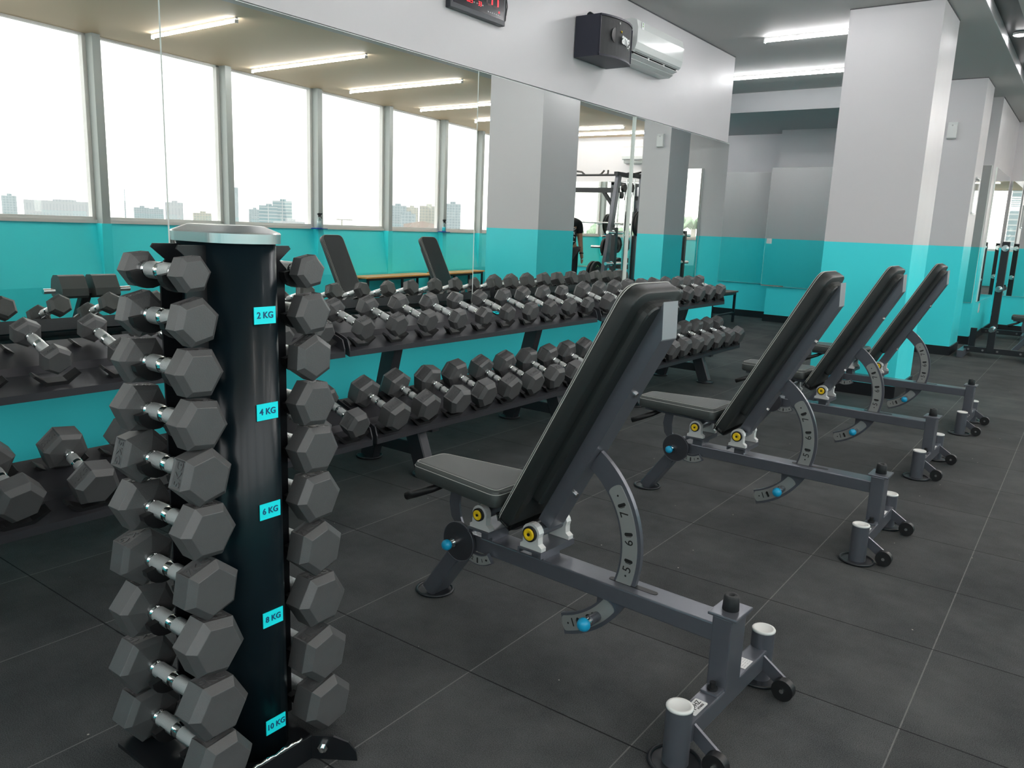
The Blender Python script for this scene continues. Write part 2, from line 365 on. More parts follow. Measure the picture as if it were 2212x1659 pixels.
mirror('mirror on the protruding back wall just left of the big pillar', (-2.72, 10.05, .52), (-.46, 10.1, 2.2), 'y')
mirror('narrow mirror on the end wall right of the small pillar', (-.30, 9.70, .52), (.045, 9.72, 2.17), 'y')
mirror('mirror along the short side wall behind the black plate rack', (.06, 10.0, .52), (.075, 11.7, 2.17), 'x')
mirror('wide mirror on the far wall behind the smith machine', (.09, 11.975, .52), (4.3, YB, 2.14), 'y')

# ---- window wall (angled) : local frame, x along the wall (world +y), y outwards (world +x)
ang = math.atan2(1, .1276)
dirv = Vector((math.cos(ang), math.sin(ang), 0)); outv = Vector((math.sin(ang), -math.cos(ang), 0))
WM = frame_mtx((WX(0), 0, 0), dirv, outv, (0, 0, 1))
def wl(y): return y/math.sin(ang)
mb = MB()
mb.prism([(-.10+.0, 0), (-.10, .45), (0, 1.085), (.12, 1.085), (.12, 0)], wl(YR), wl(YB), 'x', WM)
S('wall_right', mb, M['wallw'])
mull = [-3.55, -2.0, -.44, 1.12, 2.70, 4.35, 5.90, 7.46, 8.97, 10.5, 12.0]
wf = MB(); 
S('trim_6', MB().box((wl(YR), -.02, 1.085), (wl(YB), .12, 1.12), WM), M['wframe'])
for i, y in enumerate(mull):
    l = wl(y)
    mb = MB(); mb.box((l-.045, -.105, 1.085), (l+.045, .06, HC), WM, M['mullion']); mb.box((l-.055, -.105, 0), (l+.055, .02, 1.085), WM, M['wallw'])
    S('trim_%d' % (7+i), mb)
for i in range(len(mull)-1):
    a, b2 = wl(mull[i])+.045, wl(mull[i+1])-.045
    fr = MB()
    fr.box((a, 0, 1.12), (a+.04, .06, HC), WM); fr.box((b2-.04, 0, 1.12), (b2, .06, HC), WM); fr.box((a, 0, 1.12), (b2, .06, 1.15), WM); fr.box((a, 0, HC-.02), (b2, .06, HC), WM)
    o = link('window_%d' % (i+1), fr.mesh('window', M['wframe']), kind='structure')
    MB().box((a+.04, .025, 1.15), (b2-.04, .031, HC-.02), WM).obj('pane', M['glass'], o)
# rear wall with windows (seen only through the far mirrors)
S('wall_rear', MB().box((-4.8, YR-.2, 0), (WX(YR), YR, 1.085)), M['wallw'])
rm = [-2.15, -.6, .95, 2.5]
for i, x in enumerate(rm): S('trim_%d' % (20+i), MB().box((x-.045, YR-.12, 1.085), (x+.045, YR+.1, HC)), M['mullion'])
for i in range(len(rm)-1):
    a, b2 = rm[i]+.045, rm[i+1]-.045; fr = MB()
    for lo, hi in (((a, 1.085), (a+.04, HC)), ((b2-.04, 1.085), (b2, HC)), ((a, 1.085), (b2, 1.15)), ((a, HC-.02), (b2, HC))): fr.box((lo[0], YR-.1, lo[1]), (hi[0], YR-.02, hi[1]))
    o = link('window_%d' % (20+i), fr.mesh('window', M['wframe']), kind='structure')
    MB().box((a+.04, YR-.06, 1.15), (b2-.04, YR-.054, HC-.02)).obj('pane', M['glass'], o)

# ------------------------------------------------------------------ lights
def lamp(x0, x1, y, lab, z=HC):
    t = thing('ceiling_light', lab, 'light', (x0, y, z), group='white tube lights across the ceiling')
    L = x1-x0
    MB().box((0, -.013, -.016), (L, .013, 0), bev=.002).obj('housing', M['lhouse'], t)
    MB().cyl((.012, 0, -.028), (L-.012, 0, -.028), .014, n=12).obj('tube', M['tube'], t)
    for x in (0, L-.012): MB().box((x, -.016, -.05), (x+.012, .016, -.02)).obj('end_cap', M['lhouse'], t)
left = [(-1.44, -.2, 5.74, 'tube light on the ceiling just left of the big pillar'), (-2.75, -.62, 7.30, 'long tube light passing behind the end of the high wall'),
        (-1.44, -.2, 4.2, 'tube light at the top edge above the wall air conditioner'), (-1.44, -.2, 2.65, 'tube light above the red digital clock'),
        (-4.5, -3.5, 8.0, 'added unseen tube light brightening the side alcove beyond the high wall'),  # added out of view to brighten the alcove
        (-1.44, -.2, 1.1, 'added unseen tube light above the near adjustable bench')]  # added for lighting, no tube known here
right = [(1.36, 2.75, 3.0, 'shortest tube light, leftmost reflected above the windows'), (1.4, 3.36, 4.6, 'second reflected tube light from the left'), (1.38, 3.36, 6.15, 'third reflected tube light from the left'),
         (1.42, 3.6, 7.8, 'fourth reflected tube light, crossing the mirror joint'), (1.42, 3.6, 9.13, 'fifth reflected tube light, ending beside the white pillar'),
         (1.42, 3.7, 10.63, 'tube light above the smith machine'), (1.42, 3.8, 11.35, 'tube light nearest the far wall'), (1.36, 2.75, 1.45, 'added unseen tube light over the padded roller bench'), (1.36, 2.75, -.1, 'added unseen tube light nearest the camera on the window side')]  # last two tubes are added out of view for lighting
for a in left+right: lamp(*a)
lamp(-4.5, -3.5, 6.6, 'added unseen tube light deeper in the side alcove beyond the high wall')  # added fill tube, hidden by the wall end
lamp(-4.5, -3.45, 9.3, 'added unseen tube light under the lowered beam in the side alcove', 2.72)  # another added fill tube, out of view, lifting the alcove brightness
for i, y in enumerate((1.2, 2.65, 4.1, 5.5, 6.9, 8.3, 9.8)):
    t = thing('slot_downlight', 'small round light in the dark ceiling slot, number %s from the near end' % ('one two three four five six seven'.split()[i]), 'light', (.4, y, HC+.09), group='round lights in the dark ceiling slot')
    MB().cyl((0, 0, -.02), (0, 0, 0), .055).obj('rim', M['lhouse'], t); MB().cyl((0, 0, -.024), (0, 0, -.019), .045).obj('lamp_face', M['tube'], t)

# ------------------------------------------------------------------ dumbbells (local x = axis, origin = centre)
ORD = 'first second third fourth fifth sixth seventh eighth ninth tenth'.split()
_hc = {}
def head_mesh(R, t):
    k = (round(R, 4), round(t, 4))
    if k in _hc: return _hc[k]
    hx = lambda r, x: [(x, r*math.cos(PI/3*i), r*math.sin(PI/3*i)) for i in range(6)]
    cb = t*.13
    mb = MB(); mb.loft([hx(R*.28, -t/2-.007), hx(R*.80, -t/2), hx(R, -t/2+cb), hx(R, t/2-t*.22), hx(R*.75, t/2)])
    bmesh.ops.recalc_face_normals(mb.bm, faces=mb.bm.faces[:])
    mb.bm.normal_update()
    fs = [f for f in mb.bm.faces if abs(f.normal.x) < .05 and abs(f.normal.z) > .9]
    for f in fs:
        r = bmesh.ops.inset_region(mb.bm, faces=[f], thickness=R*.11)
        for v in f.verts: v.co.z -= math.copysign(.0032, f.normal.z)
    # bevel the long edges very slightly so they catch light
    es = [e for e in mb.bm.edges if len(e.link_faces) == 2 and e.calc_face_angle(0) > .3 and e.calc_length() > R*.5]
    bmesh.ops.bevel(mb.bm, geom=es, offset=R*.012, segments=1, affect='EDGES')
    me = mb.mesh('head', M['rubber']); _hc[k] = me; return me
_gc = {}
def grip_mesh(L, r):
    k = (round(L, 4), round(r, 4))
    if k in _gc: return _gc[k]
    h = L/2; mb = MB(); P = []
    prof = [(r*1.25, -h), (r*1.3, -h+.006), (r*.95, -h+.014), (r*1.1, -h+.020), (r*1.1, -h+.026), (r*.8, -h+.028), (r*1.05, -h+.031), (r*1.25, 0)]
    prof = prof + [(a, -b) for a, b in prof[:-1][::-1]]
    q = RY(PI/2)
    mb.lathe([(a, b) for a, b in prof], 16, q, M['chrome'])
    mb.cyl((-h+.034, 0, 0), (h-.034, 0, 0), r*1.22, n=16, mat=M['knurl'])
    me = mb.mesh('handle'); _gc[k] = me; return me
def dumbbell(R, t, sep, mtx, label, group, text=None, roll=0.):
    root = link('dumbbell', None, None, label=label, cat='dumbbell', group=group, mtx=mtx @ RX(roll)); root.empty_display_size = .05
    hm = head_mesh(R, t)
    h2 = None
    for s in (1, -1):
        o = link('head', hm, root, mtx=(T(s*sep/2) @ (RZ(PI) if s < 0 else Matrix.Identity(4))))
        if text:
            zt = R*.866-.0034
            tm = text_mesh(text, R*(.46 if len(text) < 4 else .36 if len(text) < 5 else .25), .0009, M['rubber'])
            for q in ((0, 1) if R > .05 else (0,)):
                o2 = link('weight_marking', tm, o, mtx=RX(PI*q) @ T(0, 0, zt+.0006) @ RZ(PI/2))
    link('handle', grip_mesh(sep-t+.01, .0145), root)
    return root

# ------------------------------------------------------------------ two-tier racks
TIER = dict(up=dict(f=Vector((-1.375, .74)), b=Vector((-1.58, .805)), lip=-1.365), lo=dict(f=Vector((-1.18, .378)), b=Vector((-1.385, .455)), lip=-1.160))
def rack(lab, y0, L=2.16):
    t = thing('dumbbell_rack', lab, 'rack', (-1.6, y0, 0), group='two-tier dumbbell racks along the mirror wall')
    X = 1.6
    for nm, k, off in (('upper_tray', 'up', .083), ('lower_tray', 'lo', .090)):
        f, b = TIER[k]['f'], TIER[k]['b']; a = (b-f).normalized(); n = Vector((-a.y, a.x)) if a.x > 0 else Vector((a.y*1, -a.x))
        if n.y < 0: n = -n
        F = f-n*off-a*(.045 if k == 'up' else .030); B = b-n*off+a*.055; m1 = f-n*off+a*.075; m2 = f-n*off+a*.095+n*.02; B = B+n*.02
        th = n*.004; lipz = F.y-.024
        poly = [(F.x+X, lipz), (F.x+X+.004, lipz), (F.x+X+.004, F.y), (m1.x+X, m1.y), (m2.x+X, m2.y), (B.x+X, B.y), (B.x+X-.006, B.y-.05), (B.x+X, B.y-.05), (B.x+X+.001, B.y-.004)]
        low = [(m2.x+X+.002, m2.y-.005), (m1.x+X, m1.y-.005), (F.x+X-.003, F.y-.006)]
        o = MB().prism(poly[:8]+[(B.x+X+.004, B.y-.008)]+low+[(F.x+X-.004, lipz)], .006, L-.006, 'y').obj(nm, M['rack'], t)
        for yy in (.004, L-.010):   # end plates
            e1 = [(F.x+X+.002, lipz), (F.x+X+.002, F.y+.012), (F.x+X-.012, F.y+.052), (F.x+X-.035, F.y+.062), (B.x+X, B.y+.02), (B.x+X, B.y-.05)]
            MB().prism(e1, yy, yy+.006, 'y').obj('end_plate', M['rack'], o)
        nrm = 'saddle'
        for i in range(10):
            yc = .108+i*(L-.216)/9
            R = .045 if k == 'up' else .058
            for p in (f, b):
                m = frame_mtx((p.x+X, yc, p.y), (a.x, 0, a.y), (0, 1, 0), (-n.x if False else n.x, 0, n.y))
                w = R+.022; d = -off
                prof = [(-w, d+.042), (-w-.006, d+.036), (-w+.012, d+.02), (-w*.5, d), (w*.5, d), (w-.012, d+.02), (w+.006, d+.036), (w, d+.042), (w-.014, d+.031), (w*.45, d+.014), (-w*.45, d+.014), (-w+.014, d+.031)]
                MB().prism(prof, -.017, .017, 'x', m).obj(nrm, M['black'], o)
    for yy in (.46, L-.46):
        # rear post leaning forward, front brace leg, floor beam and foot discs
        MB().beam([(-.10, yy, .01), (.0, yy, .36), (.075, yy, .66)], .03, .045).obj('rear_post', M['rack'], t)
        MB().beam([(.325, yy-.03, .01), (.235, yy-.03, .24)], .03, .045).obj('front_leg', M['rack'], t)
        MB().box((-.09, yy-.035, .085), (.285, yy+.025, .15), bev=.005).obj('floor_beam', M['rack'], t)
        MB().box((.0, yy-.03, .22), (.36, yy+.02, .262), RY(0), bev=.004).obj('tray_arm', M['rack'], t)
        for xx, y2 in ((-.105, yy), (.325, yy-.03)):
            MB().cyl((xx, y2, 0), (xx, y2, .008), .066, n=28).ring(.064, .006, .006, 28, 6, T(xx, y2)).obj('foot_disc', M['bmetal'], t)
    return t
def racktext(t, x, y, z, label, mat, ext=None): pass
LR = 2.17
YR0 = [.787-LR-.005, .787, .787+LR+.03]
NM = ['left rack beside the tower', 'middle rack', 'far rack']
racks = [rack('two-tier grey dumbbell rack at the left edge, mostly behind the dumbbell tower', YR0[0]), rack('middle two-tier grey dumbbell rack, in full view right of the tower', YR0[1]), rack('far two-tier dumbbell rack partly hidden by the nearest bench back', YR0[2])]
UPW = [['1', '1', '1', '1', '1.5', '1.5', '2', '2.5', '2.5', '2.5'], ['3', '4', '5', '5', '6', '6', '7', '7', '8', '9'], ['9', '9', '10', '10', '10', '10', '12', '12', '12', '12']]
LOW = [['10', '10', '10', '10', '10', '10', '10', '12.5', '12.5', '12.5'], ['15', '15', '15', '17.5', '17.5', '17.5', '20', '20', '20', '20'], ['20', '20', '22.5', '22.5', '22.5', '25', '25', '25', '25', '25']]
rolls = [0, PI/6, .2, PI/3+.25, .9, .35, PI/6, 1.2, .6, .1, PI/6]
for ri in range(3):
    for k, wl_, tn in (('up', UPW, 'upper'), ('lo', LOW, 'lower')):
        f, b = TIER[k]['f'], TIER[k]['b']; a = (f-b).normalized(); n = Vector((-a.y, a.x)); n = n if n.y > 0 else -n
        c = (f+b)/2
        for i in range(10):
            if ri == 0 and i < 3: continue
            y = YR0[ri]+.108+i*(LR-.01-.216)/9+.0
            if k == 'up': R = [.049, .055, .066][ri]+random.uniform(-.001, .003); t_ = [.052, .060, .076][ri]
            else: R = [.071, .074, .078][ri]+random.uniform(-.001, .001); t_ = [.080, .085, .092][ri]
            if ri == 1 and k == 'up' and i in (4, 5, 9): R = .051
            if ri == 0 and k == 'lo' and i == 9: R = .062
            roll = random.choice(rolls)
            drop = Vector((0, 0))
            m = frame_mtx((c.x, y, c.y), (a.x, 0, a.y), (0, 1, 0) if False else Vector((n.x, 0, n.y)).cross(Vector((a.x, 0, a.y))), (n.x, 0, n.y)) @ T(random.uniform(-.008, .008), 0, 0)
            side = 'left' if i < 5 else 'right'; num = ORD[i] if i < 5 else ORD[9-i]; pos = ('%s from the %s' % (num, side)) if num != 'first' else ('%smost' % side)
            dumbbell(R, t_, .215, m, 'black hex dumbbell, %s, %s tier of the %s' % (pos, tn, NM[ri]), 'hex dumbbells on the %s tier of the %s' % (tn, NM[ri]), wl_[ri][i]+'KG', roll)
# stickers and labels on the racks
def sub(t, name, me, mtx): return link(name, me, t, mtx=mtx)
q = TIER['lo']; a = (q['f']-q['b']).normalized()
for (ri, ti, i, s) in ((0, 'lo', 9.0, '12.5'), (1, 'up', 6.0, '8 KG'), (1, 'up', 7.6, '9 KG')):
    f, b = TIER[ti]['f'], TIER[ti]['b']; a = (f-b).normalized(); n = Vector((-a.y, a.x)); n = n if n.y > 0 else -n; c = (f+b)/2 - n*((.083 if ti == 'up' else .096)-.026)+(Vector((0,0)) if ti=='lo' else -a*.02)
    y = .108+(i-.55)*(LR-.226)/9
    m = frame_mtx((c.x+1.6, y, c.y), (0, 1, 0), (-a.x, 0, -a.y), Vector((0, 1, 0)).cross(Vector((-a.x, 0, -a.y))))
    o = link('shelf_label', MB().box((-.035, -.018, -.001), (.035, .018, .001)).mesh('shelf_label', M['lab']), racks[ri], mtx=m)
    link('lettering', text_mesh(s, .024, .0005, M['ink']), o, mtx=T(0, 0, .0014))

# ------------------------------------------------------------------ dumbbell tower
tw = thing('dumbbell_tower', 'glossy black upright tower rack with a brushed steel cap, holding ten rows of dumbbells', 'rack', (-.24, -.562, 0))
def sect(hx, hy, r): return rrect(hx, hy, r, 6)
rw = [(0, .128, .078), (.4, .124, .075), (1.157, .118, .072)]
MB().loft([[(x, y, z) for x, y in sect(hx, hy, hy*.96)] for z, hx, hy in rw], smooth=True).obj('column', M['towerp'], tw)
MB().loft([[(x, y, z) for x, y in rrect(.122+o, .076+o, .070+o, 18)] for z, o in ((1.155, .0), (1.155, .004), (1.174, .005), (1.177, .003), (1.189, -.028), (1.190, -.034))]).obj('cap', M['steel'], tw)
ZS = [1.097, 1.006, .908, .805, .700, .588, .464, .340, .202, .080]
RS = [.038, .049, .053, .056, .060, .062, .065, .068, .070, .069]
XN = [-.150, -.145, -.145, -.142, -.138, -.136, -.134, -.130, -.126, -.115]
XF = [-.335, -.335, -.350, -.360, -.362, -.375, -.385, -.388, -.400, -.400]
for sy, sn, rname in ((-1, 'near', 'near'), (1, 'far', 'far')):
    yd = sy*.14
    for xx in (-.055, .035):   # side plates that carry the cups
        poly = [(sy*.06, .045), (sy*.14, .045), (sy*.125, .2)]
        zs = [z for z in ZS[::-1]]
        pl = [(sy*.05, .03)]
        for z in zs: pl += [(sy*.118, z-.055), (sy*.118, z-.028)]
        pl += [(sy*.125, ZS[0]+.0), (sy*.105, ZS[0]+.02), (sy*.135, ZS[0]+.045), (sy*.13, ZS[0]+.052), (sy*.05, ZS[0]+.052)]
        MB().prism(pl, xx, xx+.005, 'x').obj('bracket_plate', M['satin'], tw)
    for i, z in enumerate(ZS):
        for xx in (-.066, .046):
            r = .034
            cup = [(yd+sy*.000+r*1.15*math.cos(a), z-.004+r*math.sin(a)) for a in [math.radians(d) for d in range(180, 361, 20)]]
            inn = [(yd+.016*math.cos(a), z-.0+.016*math.sin(a)) for a in [math.radians(d) for d in range(360, 179, -20)]]
            MB().prism(cup+inn, xx-.004+(0 if xx < 0 else 0), xx+.014, 'x').obj('cradle_cup', M['black'], tw)
        wt = str(i+1)+'KG'
        xm = (XN[i]+XF[i])/2; sep = XN[i]-XF[i]
        t_ = .042+.0043*i
        dumbbell(RS[i], t_, sep, T(xm, -.562+yd, z), 'black hex dumbbell marked %s, row %s from the top, %s side of the tower' % (wt, 'one two three four five six seven eight nine ten'.split()[i], 'left' if sy < 0 else 'right'),
                 'hex dumbbells on the %s side of the tower' % ('left' if sy < 0 else 'right'), wt, [[.10, .25, -.05, -.12, 1.30, -.05, .35, -.15, .0, .1], [.2, .1, .45, -.1, -.1, .05, .3, 0, .3, .25]][0 if sy < 0 else 1][i])
for i in (1, 3, 5, 7, 9):
    m = frame_mtx((.1185+(.010*(1-ZS[i]/1.14)), .005, ZS[i]+.006), (0, 1, 0), (0, 0, 1), (1, 0, 0))
    o = link('weight_label', MB().box((-.026, -.0175, -.0005), (.026, .0175, .0012)).mesh('weight_label', M['lab']), tw, mtx=m)
    link('lettering', text_mesh('%d KG' % (i+1), .0185, .0006, M['ink']), o, mtx=T(0, 0, .0016))
MB().box((.186, -.21, 0), (.192, .055, .058), bev=.001).obj('base_bar', M['satin'], tw)
gm = frame_mtx((.190, .055, 0), (.82, .57, 0), (-.57, .82, 0), (0, 0, 1))
MB().prism([(0, 0), (.105, 0), (.102, .022), (.085, .045), (.05, .058), (0, .058)], -.003, .003, 'y', gm).obj('base_gusset', M['satin'], tw)
MB().cyl((.028, -.012, .034), (.028, -.003, .034), .012, n=6, mtx=gm).cyl((.028, -.020, .034), (.028, -.012, .034), .006, mtx=gm).obj('bolt', M['chrome'], tw)
MB().box((-.18, -.20, .0), (.186, .10, .010)).obj('base_plate', M['satin'], tw)
w_ = MB(); random.seed(3)
pts = [(.186, -.19+.22*i/22, .058+random.uniform(-.002, .003)) for i in range(23)]
w_.tube(pts, [.0035+random.uniform(-.001, .002) for _ in pts], 6); w_.obj('weld_seam', M['chrome'], tw)

# ------------------------------------------------------------------ adjustable bench (origin on the floor under the backrest pivot)
def pad_mesh(outline, th, r, stitch=None):
    """outline in (u,v) ; returns loft rings, top at th"""
    pts = [Vector(p) for p in outline]; n = len(pts)
    def inset(d):
        out = []
        for i in range(n):
            a, b, c = pts[i-1], pts[i], pts[(i+1) % n]
            e1 = (b-a).normalized(); e2 = (c-b).normalized(); nn = (Vector((-e1.y, e1.x))+Vector((-e2.y, e2.x))).normalized()
            out.append(b+nn*d)
        return out
    R = lambda d, z: [(p.x, p.y, z) for p in inset(d)]
    return [R(.004, 0), R(0, .004), R(-.001, th*.5), R(0, th-r), R(r*.3, th-r*.3), R(r, th), R(r*1.35, th+.0005)], inset
def bench(label, loc, rz, group, back=61.8, full=True):
    t = thing('weight_bench', label, 'bench', loc, rz, group)
    F = M['frame']
    # main beam with slot for the gauge plate
    MB().box((-.235, -.041, .217), (.60, .041, .266), bev=.004).obj('main_beam', F, t)
    MB().prism([(a+.345, b) for a, b in rrect(.075, .010, .0099, 5)], .2655, .2672, 'z').obj('beam_slot', M['black'], t)
    # rear post, base tube, stubs, discs, wheels
    po = MB().box((.597, -.045, .09), (.648, .045, .29), bev=.004).box((.585, -.05, .289), (.662, .05, .297), bev=.003).box((.60, -.085, .099), (.645, -.04, .106), bev=.002).obj('rear_post', F, t)
    MB().lathe([(.021, .297), (.019, .330), (.017, .335), (.008, .335), (.008, .32)], 20, T(.623)).obj('rubber_bumper', M['grille'], po)
    MB().cyl((.623, -.065, .105), (.623, -.065, .112), .013).cyl((.623, -.065, .111), (.623, -.065, .126), .008, n=12).obj('bolt', M['black'], po)
    MB().box((.598, -.235, .048), (.648, .235, .10), bev=.004).obj('base_tube', F, t)
    for s in (-1, 1):
        st = MB().cyl((.625, s*.245, .004), (.625, s*.245, .146), .031, n=24).obj('foot_tube', F, t)
        MB().lathe([(.0315, .144), (.032, .148), (.030, .151), (.024, .1505), (.023, .1495), (.001, .150)], 24, T(.625, s*.245)).obj('tube_cap', M['wtop'], st)
        MB().cyl((.625, s*.245, 0), (.625, s*.245, .006), .060, n=32).ring(.060, .0055, .006, 32, 6, T(.625, s*.245), sq=.9).obj('foot_disc', M['bmetal'], st)
        y = s*.205
        ar = MB().prism([(.645, .095), (.645, .055), (.70, .018), (.722, .022), (.728, .040), (.715, .05)], y-.004, y+.004, 'y').obj('wheel_arm', F, t)
        wh = MB().cyl((.715, y-.032, .030), (.715, y-.008, .030), .029, n=24).obj('wheel', M['black'], ar)
        MB().cyl((.715, y-.036, .030), (.715, y+.008, .030), .006, n=10).obj('axle_bolt', M['chrome'], wh)
    if full:
        mS = T(.623, 0, .1005)
        lb = link('brand_plate', MB().prism(rrect(.034, .0165, .004, 3), 0, .0012, 'z').mesh('brand_plate', M['sticker']), t, mtx=T(.623, -.155, .1003) @ RZ(PI/2))
        link('lettering', text_mesh('DHZ', .019, .0004, M['inkb']), lb, mtx=T(.008, .004, .0014)); link('lettering', text_mesh('FITNESS', .008, .0004, M['inkb']), lb, mtx=T(.010, -.009, .0014))
        lg = MB().tube([(-.030, -.006, .0015), (-.028, .006, .0015), (-.020, -.006, .0015), (-.016, .006, .0015), (-.010, -.007, .0015)], .0011, 4).obj('lettering', M['inkb'], lb)
        l2 = link('info_sticker', MB().box((-.026, -.019, 0), (.026, .019, .0008)).mesh('info_sticker', M['sticker']), t, mtx=T(.623, .115, .1003) @ RZ(PI/2))
        mb = MB()
        for i in range(5):
            for (a, b) in ((-.020, -.006), (.0, .009), (.013, .021)): mb.box((a, -.014+i*.0065, .0008), (b, -.0125+i*.0065, .0011))
        mb.obj('print', M['acg'], l2)
    # front leg with disc
    MB().beam([(-.245, 0, .235), (-.405, 0, .012)], .04, .026).obj('front_leg', F, t)
    MB().cyl((-.405, 0, 0), (-.405, 0, .006), .058, n=32).ring(.060, .0055, .006, 32, 6, T(-.405, 0), sq=.9).obj('foot_disc', M['bmetal'], t)
    # seat angle discs, arc plate and pin
    MB().cyl((-.245, -.055, .24), (-.245, .055, .24), .034, n=20).obj('seat_hub', F, t)
    MB().cyl((-.245, -.066, .24), (-.245, -.056, .24), .064, n=40).obj('hub_disc', M['rack'], t)
    MB().ring(.063, .0016, 0, 40, 5, T(-.245, -.065, .24) @ RX(PI/2)).obj('disc_rim', F, t)
    kb = MB().cyl((-.258, -.078, .236), (-.258, -.064, .236), .014).cyl((-.258, -.092, .236), (-.258, -.078, .236), .008).obj('pin_collar', M['chrome'], t)
    MB().lathe([(.003, 0), (.012, .001), (.0165, .008), (.017, .016), (.013, .024), (.003, .027)], 20, T(-.258, -.090, .236) @ RX(PI/2)).obj('pin_knob', M['blue'], kb)
    # small numbered plate beside the hub
    cx, cz = -.172, .285; arcp = lambda r0, r1, a0, a1, n=14: [(cx+r1*math.cos(math.radians(a0+(a1-a0)*i/n)), cz+r1*math.sin(math.radians(a0+(a1-a0)*i/n))) for i in range(n+1)] + [(cx+r0*math.cos(math.radians(a1-(a1-a0)*i/n)), cz+r0*math.sin(math.radians(a1-(a1-a0)*i/n))) for i in range(n+1)]
    sc = MB().prism(arcp(.068, .102, 210, 308), -.058, -.048, 'y').obj('seat_scale', F, t)
    MB().prism(arcp(.072, .098, 214, 305), -.060, -.0575, 'y').obj('number_strip', M['silver'], sc)
    for s_, aa in (('3', 226), ('2', 259), ('1', 286)):
        a = math.radians(aa); link('lettering', text_mesh(s_, .016, .0004, M['inkb']), sc, mtx=frame_mtx((cx+.085*math.cos(a), -.0604, cz+.085*math.sin(a)), (math.cos(a+PI/2), 0, math.sin(a+PI/2)), (-math.cos(a), 0, -math.sin(a)), (0, -1, 0)))
    mb = MB()
    for aa in (243, 273, 298):
        a = math.radians(aa); p = (cx+.085*math.cos(a), cz+.085*math.sin(a)); q = (math.cos(a)*.006, math.sin(a)*.006)
        if aa == 298: q = (.001, 0)
        mb = MB(); mb.cyl((p[0]-q[0], -.0602, p[1]-q[1]), (p[0]-q[0], -.0606, p[1]-q[1]), .0032, n=10); mb.cyl((p[0]+q[0], -.0602, p[1]+q[1]), (p[0]+q[0], -.0606, p[1]+q[1]), .0032, n=10); mb.beam([(p[0]-q[0], -.0604, p[1]-q[1]), (p[0]+q[0], -.0604, p[1]+q[1])], .0003, .003); mb.obj('pin_hole', M['inkb'], sc)
    # pillow blocks: seat and backrest
    for nm, px, pz, R in (('seat_pivot', -.150, .358, .020), ('back_pivot', .047, .353, .023)):
        bs = MB().box((px-.022, -.040, .262), (px+.022, .040, pz-.052)).prism([(px-.042, pz-.048), (px-.042, pz-.066), (px-.036, pz-.066), (px-.036, pz-.054), (px+.036, pz-.054), (px+.036, pz-.066), (px+.042, pz-.066), (px+.042, pz-.048)], -.082, .082, 'y').obj(nm, F, t)
        MB().cyl((px, -.062, pz), (px, .062, pz), .019, n=20).obj('pivot_tube', F, bs)
        for s in (-1, 1):
            y0, y1 = (-.078, -.056) if s < 0 else (.056, .078)
            prof = [(px-.037, pz-.047), (px-.037, pz-.036), (px-.028, pz-.030), (px-.027, pz-.008)] + [(px+(R+.008)*math.cos(math.radians(d)), pz+(R+.008)*math.sin(math.radians(d))) for d in range(170, 9, -20)] + [(px+.027, pz-.008), (px+.028, pz-.028), (px+.040, pz-.036), (px+.040, pz-.047)]
            bk = MB().prism(prof[::-1], y0, y1, 'y').obj('bearing_block', M['alu'], bs)
            yy = y0 if s < 0 else y1
            MB().cyl((px, yy-s*.002, pz), (px, yy+s*.008, pz), R, n=28).obj('bearing_ring', M['black'], bk)
            MB().lathe([(R*.78, 0), (R*.78, .003), (R*.70, .004), (R*.30, .004), (R*.26, .002), (.0005, .002)], 28, T(px, yy+s*.008, pz) @ RX(PI/2 if s < 0 else -PI/2)).obj('bearing_cap', M['yellow'], bk)
            MB().cyl((px, yy+s*.010, pz), (px, yy+s*.0125, pz), R*.2, n=10).obj('screw', M['black'], bk)
    # seat pad
    th = math.radians(2)
    sm = T(-.45, 0, .405) @ RY(-th*.3)
    ol = []
    cs = [(0.0, -.072, .03), (.40, -.122, .035), (.40, .122, .035), (0.0, .072, .03)]
    def rpoly(cs, n=6):
        out = []
        for i, (x, y, r) in enumerate(cs):
            p = Vector((x, y)); a = Vector(cs[i-1][:2]); b = Vector(cs[(i+1) % len(cs)][:2])
            d1 = (a-p).normalized(); d2 = (b-p).normalized(); q1 = p+d1*r; q2 = p+d2*r
            for k in range(n+1):
                s = k/n; out.append((1-s)**2*q1+2*s*(1-s)*p+s*s*q2)
        return [(v.x, v.y) for v in out]
    ol = rpoly(cs)
    rings, ins = pad_mesh(ol, .054, .014)
    sp_ = MB().loft(rings, sm, smooth=True).obj('seat_pad', M['vinylg'], t)
    for d, z in ((-.0004, .040), (.008, .0530)):
        pp = ins(d); pp = pp+[pp[0]]; MB().tube([(p.x, p.y, z) for p in pp], .0011, 4, sm).obj('stitching', M['stitch'], sp_)
    MB().beam([(-.43, 0, .398), (-.06, 0, .388)], .03, .012).obj('seat_frame', F, t)
    MB().prism([(-.335, .395), (-.345, .33), (-.335, .285), (-.30, .245), (-.272, .245), (-.295, .29), (-.302, .33), (-.296, .395)], -.004, .004, 'y').obj('seat_arm', F, t)
    MB().tube([(-.36, -.0, .388), (-.385, -.045, .372), (-.44, -.065, .348), (-.475, -.07, .333)], [.011, .012, .0135, .0135], 12).obj('seat_handle', M['black'], t)
    # backrest assembly : u along the pad, n towards the rear
    al = math.radians(back); u = Vector((math.cos(al), 0, math.sin(al))); nn = Vector((math.sin(al), 0, -math.cos(al)))
    piv = Vector((.047, 0, .353)); org = piv-u*.008-nn*.100     # origin on the front face line
    # frame: local X = u, Y = side, Z = -n (front face outward)
    def bm_(du, dn): return frame_mtx(org+u*du+nn*dn, u, Vector((0, 1, 0)) * 1.0, u.cross(Vector((0, 1, 0))))
    flip = -1 if u.cross(Vector((0, 1, 0))).dot(nn) > 0 else 1
